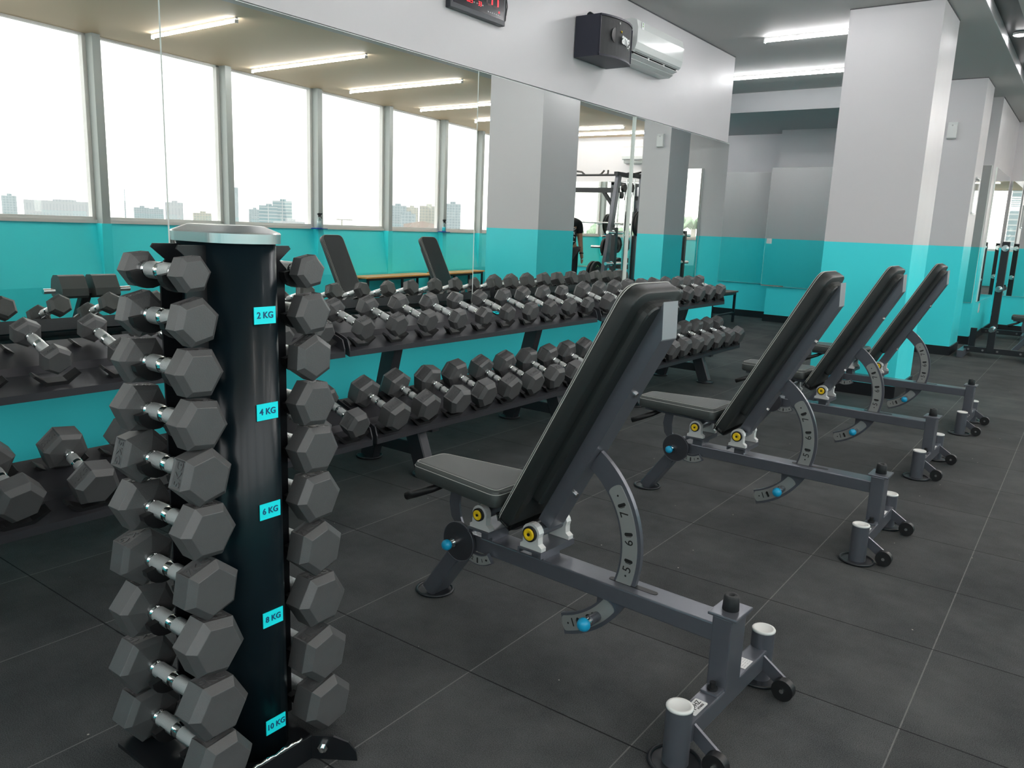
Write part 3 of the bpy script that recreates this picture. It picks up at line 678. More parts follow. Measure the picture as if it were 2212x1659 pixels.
    zf = u.cross(Vector((0, 1, 0)))   # should equal -nn or nn
    base = frame_mtx(org+nn*.050, u, Vector((0, 1, 0)), zf) if zf.dot(nn) < 0 else frame_mtx(org+nn*.050, u, Vector((0, -1, 0)), -zf)
    cs = [(-.035, -.095, .05), (.0, -.122, .02), (.79, -.122, .055), (.79, .122, .055), (.0, .122, .02), (-.035, .095, .05)]
    rings, ins = pad_mesh(rpoly(cs, 6), .050, .012)
    bp = MB().loft(rings, base, smooth=True).obj('backrest_pad', M['vinyl'], t)
    for d, z in ((-.0004, .041), (.005, .0485)):
        pp = ins(d); pp = pp+[pp[0]]; MB().tube([(p.x, p.y, z) for p in pp], .0013, 4, base).obj('stitching', M['stitch'], bp)
    b2 = frame_mtx(Vector(base.translation)+nn*.030, base.col[0].xyz, base.col[1].xyz, base.col[2].xyz)
    cs = [(.10, -.085, .02), (.765, -.085, .045), (.765, .085, .045), (.10, .085, .02)]
    rings, _ = pad_mesh(rpoly(cs, 6), .034, .004)
    MB().loft(rings, b2, smooth=False).obj('backrest_backing', M['vinyl'], t)
    o_ = lambda a, b: (org+u*a+nn*b)
    sp2 = [o_(.035, .080), o_(.735, .078), o_(.775, .080), o_(.700, .124), o_(.035, .124)]
    MB().prism([(p.x, p.z) for p in sp2], -.038, .038, 'y').obj('spine_tube', F, t)
    tp = [o_(.779, .0785), o_(.698, .1255), o_(.694, .1255), o_(.774, .078)]
    MB().prism([(p.x, p.z) for p in tp], -.0375, .0375, 'y').obj('spine_end_plate', M['grey_plate'] if 'grey_plate' in M else M['frame'], t)
    for d in (.52, .16):
        p = o_(d, .124); MB().cyl(p, p+nn*.006, .008, n=14).obj('spine_bolt', M['chrome'], t)
    # curved gauge plate about the pivot
    ccx, ccz = .047, .353
    def rstrip(r0, r1, a0, a1, n=20):
        h = (r1-r0)/2; rm_ = (r0+r1)/2; P = arc(r0, r1, a0, a1, n); out = P[:n+1]
        def end(aa, s): 
            a = math.radians(aa); c = (ccx+rm_*math.cos(a), ccz+rm_*math.sin(a)); return [(c[0]+h*math.cos(q)*math.cos(a)-s*h*.45*math.sin(q)*math.sin(a), c[1]+h*math.cos(q)*math.sin(a)+s*h*.45*math.sin(q)*math.cos(a)) for q in [PI*k/8 for k in range(1, 8)]]
        return out+end(a1, 1 if a1 > a0 else -1)+P[n+1:]+end(a0, -1 if a1 > a0 else 1)[::-1]
    def arc(r0, r1, a0, a1, n=36): return [(ccx+r1*math.cos(math.radians(a0+(a1-a0)*i/n)), ccz+r1*math.sin(math.radians(a0+(a1-a0)*i/n))) for i in range(n+1)] + [(ccx+r0*math.cos(math.radians(a1-(a1-a0)*i/n)), ccz+r0*math.sin(math.radians(a1-(a1-a0)*i/n))) for i in range(n+1)]
    dA = back-61.8
    gp = MB().prism(arc(.255, .318, -74+dA*.0, 57+min(0, dA*.4)), -.007, .007, 'y').obj('angle_gauge', F, t)
    if full:
        for a0, a1 in ((-24, 37), (-72, -36)): MB().prism(rstrip(.262, .307, a0, a1, 20), -.0095, -.0068, 'y').obj('number_strip', M['silver'], gp)
        for s_, aa in (('7', 23), ('6', 7), ('5', -8.5), ('2', -53), ('1', -66)):
            a = math.radians(aa); link('lettering', text_mesh(s_, .036, .0004, M['inkb']), gp, mtx=frame_mtx((ccx+.284*math.cos(a), -.0098, ccz+.284*math.sin(a)), (math.cos(a+PI/2), 0, math.sin(a+PI/2)), (-math.cos(a), 0, -math.sin(a)), (0, -1, 0)))
        for aa in (28, 11.7, -3.5, -49, -61.5):
            a = math.radians(aa); ra, rb = .276, .292
            p = [(ccx+r*math.cos(a), -.0098, ccz+r*math.sin(a)) for r in (ra, rb)]
            mb = MB(); mb.cyl(p[0], (p[0][0], -.0100, p[0][2]), .005, n=12); mb.cyl(p[1], (p[1][0], -.0100, p[1][2]), .005, n=12); mb.beam(p, .0003, .0048); mb.obj('pin_hole', M['inkb'], gp)
            a2 = math.radians(aa-1.3); p = [(ccx+r*math.cos(a2), -.0100, ccz+r*math.sin(a2)) for r in (ra, rb)]; MB().beam(p, .0004, .0013).obj('hole_rim', M['chrome'], gp)
        for aa in (33.5, -12.5, -69.5):
            a = math.radians(aa); p = (ccx+.284*math.cos(a), -.0098, ccz+.284*math.sin(a)); MB().cyl(p, (p[0], -.0101, p[2]), .003, n=10).obj('screw_hole', M['inkb'], gp)
    pk = MB().cyl((.243, -.048, .143), (.243, .0, .143), .014, n=16).box((.228, .008, .13), (.258, .02, .219)).obj('pin_sleeve', F, t)
    MB().cyl((.243, -.064, .143), (.243, -.048, .143), .0115, n=16).obj('pin_collar', M['chrome'], pk)
    MB().lathe([(.003, 0), (.014, .002), (.0195, .010), (.0195, .018), (.014, .027), (.003, .031)], 22, T(.243, -.062, .143) @ RX(PI/2)).obj('pin_knob', M['blue'], pk)
    return t
gb = 'adjustable benches in a row down the floor'
M['grey_plate'] = pmat('pale_grey_paint', (.30, .31, .33), .4, metal=.3)
bench('nearest adjustable weight bench, largest in view, with black backrest and blue pin knobs', (0, .288, 0), -.055, gb)
bench('second adjustable weight bench, directly behind the nearest one', (.030, 1.812, 0), -.015, gb)
bench('third adjustable weight bench from the camera, in front of the big pillar', (.010, 3.205, 0), -.035, gb)
bench('farthest adjustable weight bench of the row, its gauge in front of the cyan pillar base', (.045, 4.49, 0), -.02, gb)

# ------------------------------------------------------------------ wall equipment
def aircon(label, mtx, L=.80):
    """local: x along the wall, y out of the wall, z up, origin bottom corner at the wall"""
    t = link('air_conditioner', None, None, label=label, cat='air conditioner', mtx=mtx)
    prof = [(0, 0), (0, .29), (.15, .29), (.185, .275), (.20, .22), (.198, .12), (.185, .075), (.165, .055), (.13, .075), (.115, .05), (.12, .02), (.09, .0)]
    MB().prism(prof, 0, L, 'x').obj('casing', M['acw'], t)
    MB().prism([(.150, .050), (.172, .060), (.140, .085), (.118, .062)], .03, L-.03, 'x').obj('outlet_slot', M['acd'], t)
    MB().prism([(.108, .030), (.162, .046), (.166, .040), (.112, .022)], .02, L-.02, 'x').obj('louvre', M['acw'], t)
    for i in (1, 2): MB().box((L*i/3-.006, .12, .035), (L*i/3+.006, .166, .066)).obj('louvre_arm', M['acw'], t)
    st = MB().prism([(.055, .215), (.095, .215), (.095, .265), (.055, .265)], .1998, .2008, 'y').obj('energy_sticker', M['sticker'], t)
    MB().cyl((.075, .2006, .255), (.075, .2016, .255), .006, n=8).cyl((.075, .2006, .238), (.075, .2016, .238), .006, n=8).obj('print', M['green'], st)
    return t
wallf = lambda x, y, z: frame_mtx((x, y, z), (0, 1, 0), (1, 0, 0), (0, 0, 1))
def refl_fix(m): return m
AM = frame_mtx((XW, 3.96, 2.475), (0, 1, 0), (1, 0, 0), (0, 0, 1))
aircon('white wall air conditioner beside the black speaker on the high wall', AM)
aircon('white wall air conditioner on the far wall above the smith machine', frame_mtx((1.16, YB, 2.46), (1, 0, 0), (0, -1, 0), (0, 0, 1)), .9)

sp = thing('wall_speaker', 'black box speaker with curved grille and white logo, mounted high on the wall', 'speaker', (XW, 3.40, 2.395))
cab = [(0.0, 0), (.0, .45), (.15, .45), (.15, 0)]
MB().prism([(x+.012+(.05 if x else 0), y) for x, y in cab], 0, .27, 'z').obj('cabinet', M['spk'], sp)
def bulge(o, y0=0, y1=.45, n=12, d=.055): return [(.21+o+d*math.sin(PI*i/n)**.8, y0+(y1-y0)*i/n) for i in range(n+1)]
gr = MB().prism([(.205, .0)]+bulge(-.003)+[(.205, .45)], .008, .262, 'z').obj('grille', M['grille'], sp)
for z in (.0, .258): MB().prism([(.205, .0)]+bulge(.004)+[(.205, .45)], z, z+.012, 'z').obj('trim_rim', M['spk'], sp)
gx = lambda y: .21-.003+.055*math.sin(PI*y/.45)**.8
link('logo', text_mesh('amg.', .105, .0015, M['logo'], .85), gr, mtx=frame_mtx((gx(.27)+.005, .275, .14), (-.18, 1, 0), (0, 0, 1), (1, .18, 0)))
link('crown_mark', text_mesh('w', .030, .0015, M['yellow']), gr, mtx=frame_mtx((gx(.21)+.004, .205, .185), (-.2, 1, 0), (0, 0, 1), (1, .2, 0)))
MB().cyl((gx(.13)-.001, .14, .15), (gx(.13)+.0015, .14, .15), .05, n=24).obj('woofer', M['black'], gr)
MB().cyl((gx(.19), .18, .235), (gx(.19)+.003, .18, .235), .008, n=10).obj('badge', M['silver'], gr)
for yy in (.0, .45): MB().box((.21, yy-.003, .02), (.216, yy+.003, .25)).obj('side_strip', M['spk'], sp)
for xx, yy in ((.06, .11), (.12, .24)): MB().cyl((xx, yy-.012, .292), (xx, yy+.012, .292), .024, n=16).cyl((xx, yy-.010, .27), (xx, yy-.010, .29), .012).obj('mount_lug', M['towerp'], sp)
MB().box((0, .15, .05), (.014, .30, .22)).obj('wall_bracket', M['black'], sp)

ck = thing('digital_clock', 'black framed digital wall clock with red glowing numbers, cut off by the top edge', 'clock', (XW, 2.045, 2.415))
W_, H_ = .51, .30
MB().box((0, 0, 0), (.038, W_, H_), bev=.004).obj('case', M['clockb'], ck)
fc = MB().box((.0375, .022, .030), (.0395, W_-.016, H_-.018)).obj('display', M['face'], ck)
SEG = {'0': 'abcdef', '1': 'bc', '2': 'abged', '3': 'abgcd', '4': 'fgbc', '5': 'afgcd', '6': 'afgedc', '7': 'abc', '8': 'abcdefg', '9': 'abcdfg'}
def digit(mb, off, ch, y, z, h):
    w_, th = h*.5, h*.11
    P = {'a': ((0, h), (w_, h)), 'b': ((w_, h), (w_, h/2)), 'c': ((w_, h/2), (w_, 0)), 'd': ((0, 0), (w_, 0)), 'e': ((0, 0), (0, h/2)), 'f': ((0, h/2), (0, h)), 'g': ((0, h/2), (w_, h/2))}
    for k, (p, q) in P.items():
        tgt = mb if k in SEG[ch] else off
        if tgt is None: continue
        d = Vector((q[0]-p[0], q[1]-p[1])).normalized()*th*.55
        a = (.0400, y+p[0]+d.x, z+p[1]+d.y); b = (.0400, y+q[0]-d.x, z+q[1]-d.y)
        tgt.beam([a, b], .0004, th*.5, side=(1, 0, 0))
on = MB(); off = MB()
for ch, y in zip('103647', (.045, .095, .175, .228, .325, .382)): digit(on, off, ch, y, .088, .10) if y > .3 else digit(on, off, ch, y, .108, .10)
for y, z in ((.296, .15), (.296, .19), (.152, .165), (.152, .205)): on.cyl((.0398, y, z), (.0404, y, z), .0045, n=8)
for ch, y in zip('1311202333', (.045, .058, .090, .103, .140, .153, .166, .179, .245, .262)): digit(on, None, ch, y, .062, .022)
on.cyl((.0398, .445, .066), (.0404, .445, .066), .006, n=8)
on.obj('lit_segments', M['led'], fc); off.obj('unlit_segments', M['ledoff'], fc)
mb = MB()
for i in range(7): mb.box((.0397, .335+i*.019, .045), (.0401, .346+i*.019, .052))
for y in (.076, .120, .200, .228, .282): mb.box((.0397, y, .066), (.0401, y+.010, .073))
mb.obj('printed_captions', M['acg'], fc)
MB().box((.010, W_+.002, .215), (.035, W_+.042, .245), bev=.003).obj('power_plug', M['black'], ck)
MB().tube([(.02, W_+.015, .215), (.03, W_+.010, .16), (.028, W_+.018, .10), (.03, W_+.012, .04), (.025, W_-.01, .0), (.02, W_-.03, .02)], .0035, 6).tube([(.02, W_+.02, .215), (.03, W_+.028, .12), (.028, W_+.02, .07), (.02, W_+.004, .05)], .003, 6).obj('power_cable', M['black'], ck)

fr = thing('air_freshener', 'white plastic air freshener dispenser on the small far pillar', 'dispenser', (-.235, 8.382, 2.335))
MB().prism([(0, 0), (0, .17), (-.04, .17), (-.055, .14), (-.05, .01), (-.04, 0)], -.045, .045, 'x').obj('casing', M['acw'], fr)
MB().cyl((.0, -.050, .135), (.0, -.058, .135), .008).obj('nozzle', M['acg'], fr)
hd = thing('sign_holder', 'empty clear acrylic sign holder on the side of the small far pillar', 'sign holder', (.03, 8.52, 1.55))
MB().box((.010, 0, 0), (.013, .30, .40)).obj('front_sheet', M['acryl'], hd); MB().box((.001, 0, 0), (.003, .30, .40)).obj('back_sheet', M['acryl'], hd)
for z in (.01, .38): MB().box((.0, .0, z), (.018, .30, z+.012)).obj('clip_bar', M['steel'], hd)
for nm, lab, pos, dx in (('light_switch', 'small white switch plate on the mirror of the back wall', (-2.70, 10.05, 1.13), 'y'), ('power_socket', 'small white socket low on the short side wall by the plate rack', (.06, 10.35, .36), 'x')):
    sk = thing(nm, lab, 'switch' if dx == 'y' else 'socket', pos)
    if dx == 'y': MB().box((0, -.010, 0), (.075, 0, .075), bev=.003).obj('plate', M['acw'], sk); MB().box((.025, -.014, .025), (.05, -.009, .05)).obj('rocker', M['acw'], sk)
    else: MB().box((0, 0, 0), (.01, .08, .12), bev=.003).obj('plate', M['acw'], sk); MB().box((.009, .025, .03), (.012, .055, .09)).obj('insert', M['acg'], sk)

# ------------------------------------------------------------------ wooden benches
def wbench(label, loc, rz, L, D, H, mat, group=None):
    t = thing('wooden_bench', label, 'bench', loc, rz, group)
    for i in range(3): MB().box((0, i*D/3+.003, H-.022), (L, (i+1)*D/3-.003, H), bev=.002).obj('top_plank', mat, t)
    for x in (.03, L-.06) + ((L/2-.015,) if L > 1.2 else ()):
        for y in (.02, D-.05): MB().box((x, y, 0), (x+.03, y+.03, H-.022)).obj('leg', M['bmetal'], t)
    for y in (.02, D-.05): MB().box((.03, y, H-.055), (L-.03, y+.03, H-.023)).box((.03, y, .12), (L-.03, y+.03, .145)).obj('rail', M['bmetal'], t)
    return t
for (y, L, lab) in ((6.45, 1.75, 'orange wood topped bench under the windows, the longer nearer one'), (8.45, 1.6, 'orange wood topped bench under the windows, beside the white pillar reflection'), (10.75, 1.0, 'orange wood topped bench in the far window corner')):
    wbench(lab, (WX(y)-.12, y, 0), ang, L, .38, .42, M['wood'], 'orange topped benches under the windows')
wbench('dark wood topped bench against the recessed back wall at the end of the racks', (-2.86, 8.55, 0), PI/2, 1.0, .40, .45, M['woodd'])

# ------------------------------------------------------------------ spray bottles on blue cloths
for i, (y, lab, lab2) in enumerate(((5.90, 'clear spray bottle with black trigger on the ledge at the middle window post', 'folded blue cloth under the left spray bottle'), (8.97, 'half full aqua spray bottle with black trigger near the white pillar', 'folded blue cloth under the aqua spray bottle'))):
    base = WM @ T(wl(y), -.055, 1.0885) if False else T(WX(y)-.105, y-.06, 1.087)
    c = link('cleaning_cloth', None, None, label=lab2, cat='cloth', group='blue cloths on the window ledge', mtx=T(WX(y)-.16, y-.09, 1.087))
    MB().box((-.02, -.04, -.001), (.10, .16, .008), bev=.002).box((.0, -.06, .006), (.06, .08, .014), bev=.002).obj('folded_cloth', M['cloth'], c)
    b = link('spray_bottle', None, None, label=lab, cat='bottle', group='spray bottles on the window ledge', mtx=T(WX(y)-.13, y-.04, 1.101))
    MB().lathe([(.030, 0), (.032, .004), (.032, .11), (.026, .128), (.013, .142), (.013, .152)], 18).obj('bottle_body', M['bottle'], b)
    MB().lathe([(.029, .003), (.0295, .006), (.0295, .10 if i == 0 else .075), (.001, .101 if i == 0 else .076)], 18).obj('liquid', M['liquid'] if i else M['acg'], b)
    MB().cyl((0, 0, .150), (0, 0, .172), .014).prism([(-.014, .170), (.014, .170), (.02, .178), (.05, .186), (.05, .200), (-.01, .203), (-.03, .192)], -.009, .009, 'x').prism([(.022, .178), (.028, .150), (.046, .128), (.050, .130), (.034, .154), (.032, .18)], -.005, .005, 'x').obj('trigger_head', M['black'], b)

# ------------------------------------------------------------------ smith machine
def plate(mb_parent, mtx, R=.2, w_=.035, green=True, nm='weight_plate'):
    o = MB().lathe([(.028, 0), (R*.45, 0), (R*.5, .006), (R*.82, .006), (R*.86, 0), (R*.97, 0), (R, .006), (R, w_-.006), (R*.97, w_), (R*.86, w_), (R*.82, w_-.006), (R*.5, w_-.006), (R*.45, w_), (.028, w_)], 32).obj(nm, M['grille'], mb_parent)
    o.matrix_basis = mtx
    if green:
        for s in (-1, 1): MB().beam([(s*R*.55, -R*.2, w_+.0), (s*R*.7, R*.05, w_+.0), (s*R*.5, R*.3, w_+.0)], .0006, .004, side=(0, 0, 1)).obj('stripe', M['green'], o)
    return o
sm = thing('smith_machine', 'black smith machine frame with pull-up bars, barbell and weight plates', 'gym machine', (2.76, 11.2, 0), PI)
F = M['bmetal']; G = M['frame']
for x in (0.0, 1.28):
    MB().box((x, 0, 0), (x+.07, .07, 2.16)).obj('front_upright', G, sm)
    MB().beam([(x+.035, 1.05, 0), (x+.035, .62, 2.14)], .035, .055, side=(1, 0, 0)).obj('rear_upright', G, sm)
    MB().box((x, -.05, 0), (x+.07, 1.15, .07)).obj('foot_beam', F, sm)
    MB().box((x, 0, 2.13), (x+.07, .72, 2.20)).obj('top_side', F, sm)
    MB().cyl((x+.035, .30, .1), (x+.035, .30, 2.1), .016).obj('guide_rod', M['chrome'], sm)
    MB().box((x, .18, .0), (x+.07, .26, 1.15)).obj('post', F, sm)
    for z in (.45, .95): MB().cyl((x, .92 if z < .6 else .82, z), (x-.30, .92 if z < .6 else .82, z), .022).obj('storage_peg', M['chrome'], sm)
    for z in (.75, 1.12): MB().cyl((x+(.035), -.02, z), (x+.035, -.32, z), .020, n=12).obj('spotter_arm', M['chrome'], sm)
    MB().cyl((x+.01, .40, 1.95), (x+.06, .40, 1.95), .07).obj('pulley', M['black'], sm)
MB().box((0, .60, 1.86), (1.35, .66, 1.94)).obj('rear_crossbeam', F, sm)
MB().box((.62, .595, 1.875), (.82, .602, 1.925), bev=.001).obj('name_badge', M['silver'], sm)
for a, b in (((.07, .63, 1.6), (.30, .63, 1.88)), ((1.28, .63, 1.6), (1.05, .63, 1.88))): MB().beam([a, b], .025, .03).obj('gusset', F, sm)
MB().tube([(-.06, .02, 2.2), (.25, 0, 2.20), (1.08, 0, 2.20), (1.41, .02, 2.2)], .018).obj('top_bar', F, sm)
for p in ([(.30, 0, 2.2), (.12, -.18, 2.27), (-.03, -.26, 2.29)], [(1.05, 0, 2.2), (1.23, -.18, 2.27), (1.38, -.26, 2.29)], [(.58, 0, 2.2), (.57, -.10, 2.22), (.60, -.16, 2.29)], [(.70, 0, 2.2), (.71, -.10, 2.22), (.68, -.16, 2.29)]): MB().tube(p, .017).obj('pull_up_grip', M['black'], sm)
bar = MB().cyl((-.42, .30, 1.36), (1.77, .30, 1.36), .014).obj('barbell', M['chrome'], sm)
for i, (x, d) in enumerate(((-.12, -1), (-.165, -1), (1.42, 1), (1.465, 1))): plate(bar, T(x, .30, 1.36) @ RY(PI/2*d), .21, .035, i in (1, 3))
for (x, y, z, R) in ((-.10, .66, .95, .17), (-.10, .76, .45, .23), (-.16, .76, .45, .23), (1.22, .80, .95, .15), (1.14, .92, .50, .21), (1.07, .92, .50, .21)): plate(sm, T(x, y, z) @ RY(PI/2*(1 if x > 0 else -1)), R, .045, True)

# ------------------------------------------------------------------ plate racks
def tree(label, loc, rz=0):
    t = thing('plate_rack', label, 'rack', loc, rz, 'black upright plate racks with chrome pegs')
    MB().box((-.03, -.035, .05), (.04, .035, 1.27), bev=.003).obj('upright', M['bmetal'], t)
    MB().box((-.25, -.03, .045), (.36, .03, .105)).obj('base_beam', M['bmetal'], t)
    for x in (-.28, .36): MB().box((x, -.30, .0), (x+.06, .30, .08), bev=.004).obj('base_foot', M['frame'], t)
    for z in (1.20, .76, .32):
        for s in (-1, 1): MB().cyl((.005, s*.035, z), (.005, s*.22, z), .024, n=16).cyl((.005, s*.035, z), (.005, s*.05, z), .034).obj('peg', M['chrome'], t)
    for x in (-.2, -.06, .08, .3):
        for s in (-1,): MB().cyl((x, s*.03, .075), (x, s*.04, .075), .012, n=10).obj('bolt', M['chrome'], t)
    MB().box((-.22, .10, .05), (-.16, .16, .30)).obj('stub_post', M['bmetal'], t)
    return t
tree('black plate rack with three chrome pegs standing at the right edge', (.40, 8.62, 0))
tree('black plate rack with chrome pegs reflected beside the small pillar', (.19, 11.05, 0))
b5 = bench('flat black weight bench standing behind the plate rack at the right edge', (.98, 9.12, 0), .03, 'benches near the far wall', back=4, full=False)

# ------------------------------------------------------------------ padded roller bench (seen in the left mirror)
rb = thing('padded_roller_stand', 'small stand with two grey padded blocks and chrome pegs, reflected left of the tower', 'bench', (1.78, 1.74, 0), -PI/2)
for x in (-.24, .03):
    pr = [(-.11, .0), (-.10, .06), (-.045, .16), (-.02, .17), (.05, .165), (.085, .13), (.11, .03), (.09, -.01), (.0, -.03), (-.09, -.02)]
    MB().prism(pr, x, x+.21, 'x', T(0, 0, .51)).obj('pad_block', M['vinylg'], rb)
MB().beam([(0, .0, .54), (0, .16, .30), (0, .30, .05)], .04, .035, side=(1, 0, 0)).obj('support_post', M['bmetal'], rb)
for s in (-1, 1): MB().cyl((s*.27, -.03, .55), (s*.36, -.03, .55), .022).obj('peg', M['chrome'], rb)
MB().box((-.30, .24, 0), (.30, .32, .06)).box((-.03, .28, .0), (.04, .55, .07)).box((-.25, .5, 0), (.25, .56, .06)).obj('floor_frame', M['bmetal'], rb)

# ------------------------------------------------------------------ people
def person(label, mtx, shirt, joints, rad, pants=None, hair=True, logo=None):
    root = link('person', None, None, label=label, cat='person', mtx=mtx)
    def skin(nm, chain, radii, mat, par, sub=2):
        bm = bmesh.new(); vs = [bm.verts.new(p) for p in chain[0]]
        for a, b in chain[1]: bm.edges.new((vs[a], vs[b]))
        me = bpy.data.meshes.new(nm); bm.to_mesh(me); bm.free(); me.materials.append(mat)
        o = link(nm, me, par); m = o.modifiers.new('s', 'SKIN')
        for i, v in enumerate(me.skin_vertices[0].data): v.radius = radii[i] if isinstance(radii[i], tuple) else (radii[i], radii[i]); v.use_root = (i == 0)
        m.use_smooth_shade = True
        s2 = o.modifiers.new('u', 'SUBSURF'); s2.levels = sub; s2.render_levels = sub
        return o
    return root, skin
# man in a black T-shirt next to the smith machine, facing the mirror wall
def man(label, mtx, shirtm, pose, logo=None):
    root, skin = person(label, mtx, shirtm, None, None)
    V = [(0, 0, .93), (0, 0, 1.10), (0, 0, 1.30), (0, 0, 1.40), (0, .01, 1.48), (.11, 0, .90), (.12, .01, .50), (.12, -.02, .10), (.12, .10, .04), (-.11, 0, .90), (-.12, .01, .50), (-.12, -.02, .10), (-.12, .10, .04)]
    E_ = [(0, 1), (1, 2), (2, 3), (3, 4), (0, 5), (5, 6), (6, 7), (7, 8), (0, 9), (9, 10), (10, 11), (11, 12)]
    R_ = [(.15, .11), (.14, .105), (.17, .115), (.10, .08), .055, (.09, .09), .06, .042, .04, (.09, .09), .06, .042, .04]
    b0 = len(V)
    for s, arm in zip((1, -1), pose):
        k = len(V); V.append((s*.19, 0, 1.36)); E_.append((3, k)); R_.append(.062)
        for j, p in enumerate(arm): V.append(p); E_.append((len(V)-2, len(V)-1)); R_.append([.046, .030, .028][j])
    body = skin('body', (V, E_), R_, M['skin'], root)
    # clothes over the same skeleton
    TV = [(0, 0, .90), (0, 0, 1.10), (0, 0, 1.30), (0, 0, 1.40)]; TE = [(0, 1), (1, 2), (2, 3)]; TR = [(.172, .13), (.158, .122), (.186, .132), (.115, .092)]
    for s, arm in zip((1, -1), pose):
        k = len(TV); TV += [(s*.195, 0, 1.365), tuple((Vector((s*.19, 0, 1.36))*.35+Vector(arm[0])*.65))]; TE += [(3, k), (k, k+1)]; TR += [.078, .070]
    skin('t_shirt', (TV, TE), TR, shirtm, root)
    skin('trousers', ([(0, 0, .95), (.11, 0, .88), (.12, .01, .5), (.12, -.015, .1), (-.11, 0, .88), (-.12, .01, .5), (-.12, -.015, .1)], [(0, 1), (1, 2), (2, 3), (0, 4), (4, 5), (5, 6)]), [(.165, .125), (.105, .105), .078, .062, (.105, .105), .078, .062], M['pants'], root)
    hm = MB().lathe([(.001, -.115), (.045, -.105), (.062, -.06), (.074, 0), (.078, .05), (.062, .10), (.03, .122), (.001, .126)], 20, T(0, .02, 1.60) @ Matrix.Diagonal((1, 1.2, 1, 1))).cyl((0, .11, 1.585), (0, .125, 1.575), .014, .008)
    hm.obj('head', M['skin'], body)
    MB().lathe([(.081, -.02), (.084, .04), (.070, .10), (.035, .130), (.001, .134)], 20, T(0, .008, 1.605) @ Matrix.Diagonal((1, 1.15, 1, 1))).obj('hair', M['hair'], root)
    for s in (-1, 1): MB().cyl((s*.03, .108, 1.61), (s*.03, .112, 1.61), .008, n=8).obj('eye', M['black'], body)
    for s, arm in zip((1, -1), pose):   # hands with five fingers
        a, b = Vector(arm[-2]), Vector(arm[-1]); d = (b-a).normalized(); sd = d.cross(Vector((s, 0, 0)))
        sd = (sd if sd.length > .1 else Vector((0, 1, 0))).normalized()
        for k in range(4):
            o0 = b+sd*(k-1.5)*.019+d*.01; L_ = (.066, .074, .07, .056)[k]
            cv = Vector((-s, 0, 0))
            skin('finger', ([tuple(o0), tuple(o0+d*L_*.5+cv*.004), tuple(o0+d*L_+cv*.018)], [(0, 1), (1, 2)]), [.0095, .0085, .007], M['skin'], body, 1)
        skin('thumb', ([tuple(b-d*.02+sd*.028), tuple(b+d*.015+sd*.048), tuple(b+d*.045+sd*.050)], [(0, 1), (1, 2)]), [.011, .0095, .008], M['skin'], body, 1)
    return root, body
# figure faces local +y
mr, mbod = man('person in a black T-shirt with white chest lettering standing by the smith machine', T(1.86, 9.72, 0) @ RZ(math.radians(128)) @ Matrix.Scale(.97, 4), M['shirt'],
               ([(.235, -.01, 1.08), (.25, .05, .84), (.255, .07, .77)], [(-.235, -.01, 1.08), (-.25, .05, .84), (-.255, .07, .77)]))
for s in (1, -1): MB().ring(.030, .010, 0, 20, 8, frame_mtx((s*.2485, .043, .865), (1, 0, 0), (0, .98, .2), (0, -.2, .98))).obj('wristwatch', M['black'], mbod)
for k, chh in enumerate('ONLY'): link('shirt_lettering', text_mesh(chh, .06, .001, M['logo']), mr, mtx=frame_mtx((.06, .135, 1.27-k*.07), (-1, 0, 0), (0, 0, 1), (0, 1, 0)) @ RZ(-PI/2))
mr2, mb2 = man('person in a blue T-shirt holding up a phone, reflected tiny in the far mirror', T(-1.30, -1.75, 0) @ RZ(math.radians(-5)) @ Matrix.Scale(.96, 4), M['bshirt'],
               ([(.235, .03, 1.09), (.27, .15, .93), (.285, .19, .88)], [(-.24, .06, 1.12), (-.20, .26, 1.32), (-.19, .29, 1.39)]))
MB().box((-.225, .30, 1.37), (-.155, .308, 1.52), bev=.002).obj('phone', M['black'], mb2)

# ------------------------------------------------------------------ outside: hazy city seen through the windows
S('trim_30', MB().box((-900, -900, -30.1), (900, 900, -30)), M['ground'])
BD = [(385, 154, 5.7, 6.5, 'a'), (468, 214, 36.7, 6.1, 'b'), (415, 231, 7.7, 4.2, 'a'), (446, 257, 8.2, 4.1, 'a'), (390, 235, 8.7, 7.4, 'b'), (349, 225, 8.4, 2.4, 'c'), (491, 336, 14.0, 21.4, 'a'), (359, 262, 5.6, 5.6, 'a'), (299, 226, 8.0, 6.8, 'd'), (311, 243, 8.9, 9.5, 'd'),
      (231, 184, 11, 0.4, 'b'), (247, 255, 8.1, 8.9, 'a'), (284, 303, 7.1, 9.6, 'c'), (224, 250, 7.3, 8.8, 'c'), (202, 215, 5.4, 4.8, 'a'), (158, 175, 11, 1.1, 'e'), (210, 249, 6.9, 9.9, 'a')]
LB = ['hazy block cut by the left edge of the picture', 'very long low hazy housing block with vertical stripes', 'hazy block just left of the mirror joint above the tower', 'hazy flat block right of the joint-side block', 'taller hazy block crossed by the mirror joint', 'low pale building with small rooftop tower', 'tall slender hazy high-rise at the second window post', 'small square hazy block left of the striped offices',
      'white and blue striped office block, left wing', 'white and blue striped office block, taller right wing', 'low hazy building right of the striped offices', 'hazy blue block in the fourth window', 'cream apartment block in the fourth window', 'wider cream apartment block nearest the fifth post', 'low bluish block in front of the cream apartments', 'low building with red tiled roof', 'hazy blue tower block beside the white pillar']
FM = {'a': facade('haze_blue', (0.32, 0.36, 0.37), (0.25, 0.30, 0.32), 1.2, 1.1), 'b': facade('haze_grey', (0.35, 0.37, 0.38), (0.30, 0.33, 0.35), 1.6, 5), 'c': facade('haze_cream', (0.38, 0.37, 0.32), (0.31, 0.32, 0.30), 1.3, 1.2), 'd': facade('haze_stripe', (0.38, 0.40, 0.40), (0.20, 0.27, 0.29), 9, 1.5), 'e': facade('haze_red', (0.32, 0.26, 0.24), (0.33, 0.28, 0.25), 3, 2)}
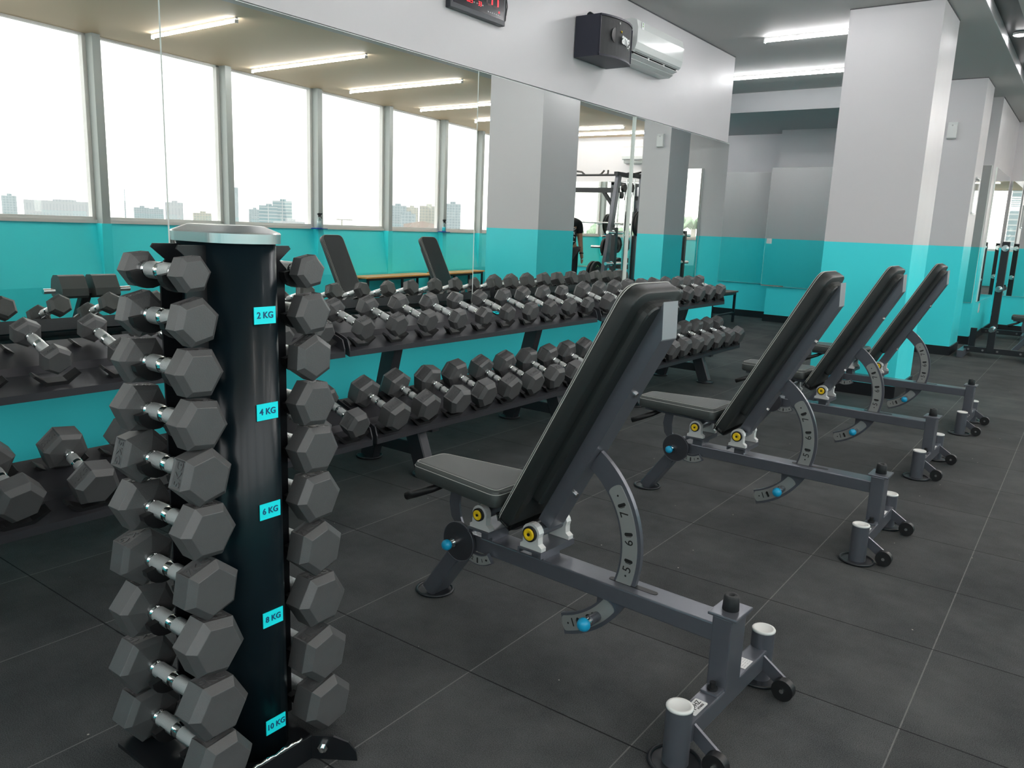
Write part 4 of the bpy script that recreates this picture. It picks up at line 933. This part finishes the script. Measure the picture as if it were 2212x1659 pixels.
for (x, y, w2, zt, k), lab in zip(BD, LB):
    dv = Vector((x-1.2, y+1.5)).normalized(); rz = math.atan2(dv.y, dv.x)-PI/2
    t = thing('building', lab, 'building', (x, y, -30), rz, 'hazy city buildings outside the windows')
    h = zt+30; d = w2*.8
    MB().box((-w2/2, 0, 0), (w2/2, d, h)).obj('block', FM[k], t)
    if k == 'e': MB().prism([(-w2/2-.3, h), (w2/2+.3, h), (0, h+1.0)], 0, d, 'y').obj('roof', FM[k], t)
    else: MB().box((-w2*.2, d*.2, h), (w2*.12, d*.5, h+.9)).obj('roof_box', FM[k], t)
cr = thing('tower_crane', 'faint construction crane above the long hazy block', 'crane', (400, 214, -30))
MB().box((-.25, -.25, 0), (.25, .25, 37)).obj('mast', FM['a'], cr); MB().beam([(0, 0, 36), (5.5, 3, 43)], .2, .2).obj('jib', FM['a'], cr)
c2 = thing('tower_crane', 'small faint crane with level jib in the fourth window', 'crane', (238, 215, -30)); MB().box((-.2, -.2, 0), (.2, .2, 32)).obj('mast', FM['c'], c2); MB().box((-6, -.15, 31.6), (3, .15, 32)).obj('jib', FM['c'], c2)
# behind the rear windows : trees, a low yellow building and a big apartment block (seen in the far mirrors)
for (x, y, w2, h, k, lab) in ((37, -66, 16, 30.7, 'c', 'low cream building beyond the windows, reflected behind the smith machine'), (25, -62, 7, 31.0, 'c', 'low ochre building below the reflected palm trees'), (-9, -240, 60, 84, 'd', 'big apartment block with banded balconies reflected at the right edge')):
    t = thing('building', lab, 'building', (x, y, -30), 0, 'buildings beyond the rear windows')
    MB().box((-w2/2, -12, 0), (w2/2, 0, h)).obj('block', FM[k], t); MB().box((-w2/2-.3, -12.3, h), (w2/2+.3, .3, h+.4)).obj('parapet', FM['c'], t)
def ftree(x, y, h, r, lab, palm=False):
    t = thing('tree', lab, 'tree', (x, y, -30), 0, 'trees beyond the rear windows')
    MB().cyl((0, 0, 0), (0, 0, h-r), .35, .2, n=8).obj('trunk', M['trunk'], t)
    mb = MB()
    if palm:
        for k in range(11):
            a = 2*PI*k/11+random.random(); L_ = r*random.uniform(.8, 1.1)
            mb.tube([(0, 0, h-r), (math.cos(a)*L_*.5, math.sin(a)*L_*.5, h-r+L_*.45), (math.cos(a)*L_, math.sin(a)*L_, h-r+L_*.05)], [.08, .28, .03], 4)
    else:
        for k in range(46):
            v = Vector((random.gauss(0, 1), random.gauss(0, 1), random.gauss(0, 1))).normalized()*r*random.uniform(.35, 1); q = r*random.uniform(.16, .34)
            tt = MB(); bmesh.ops.create_icosphere(tt.bm, subdivisions=1, radius=q); mb.merge(tt, T(v.x, v.y, h-r+v.z*.7)); tt.bm.free()
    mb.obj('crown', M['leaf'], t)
random.seed(5)
for a in ((33, -44, 32.6, 1.9, 'round green tree, left one reflected behind the smith machine'), (37.5, -43, 32.7, 2.0, 'round green tree, right one reflected behind the smith machine'), (22.6, -43, 33.4, 1.7, 'leftmost palm tree reflected beside the small pillar', True), (24.6, -45, 33.2, 1.6, 'rightmost palm tree reflected beside the small pillar', True), (-3, -48, 32.0, 4.4, 'dark green tree in front of the big apartment block')): ftree(*a)
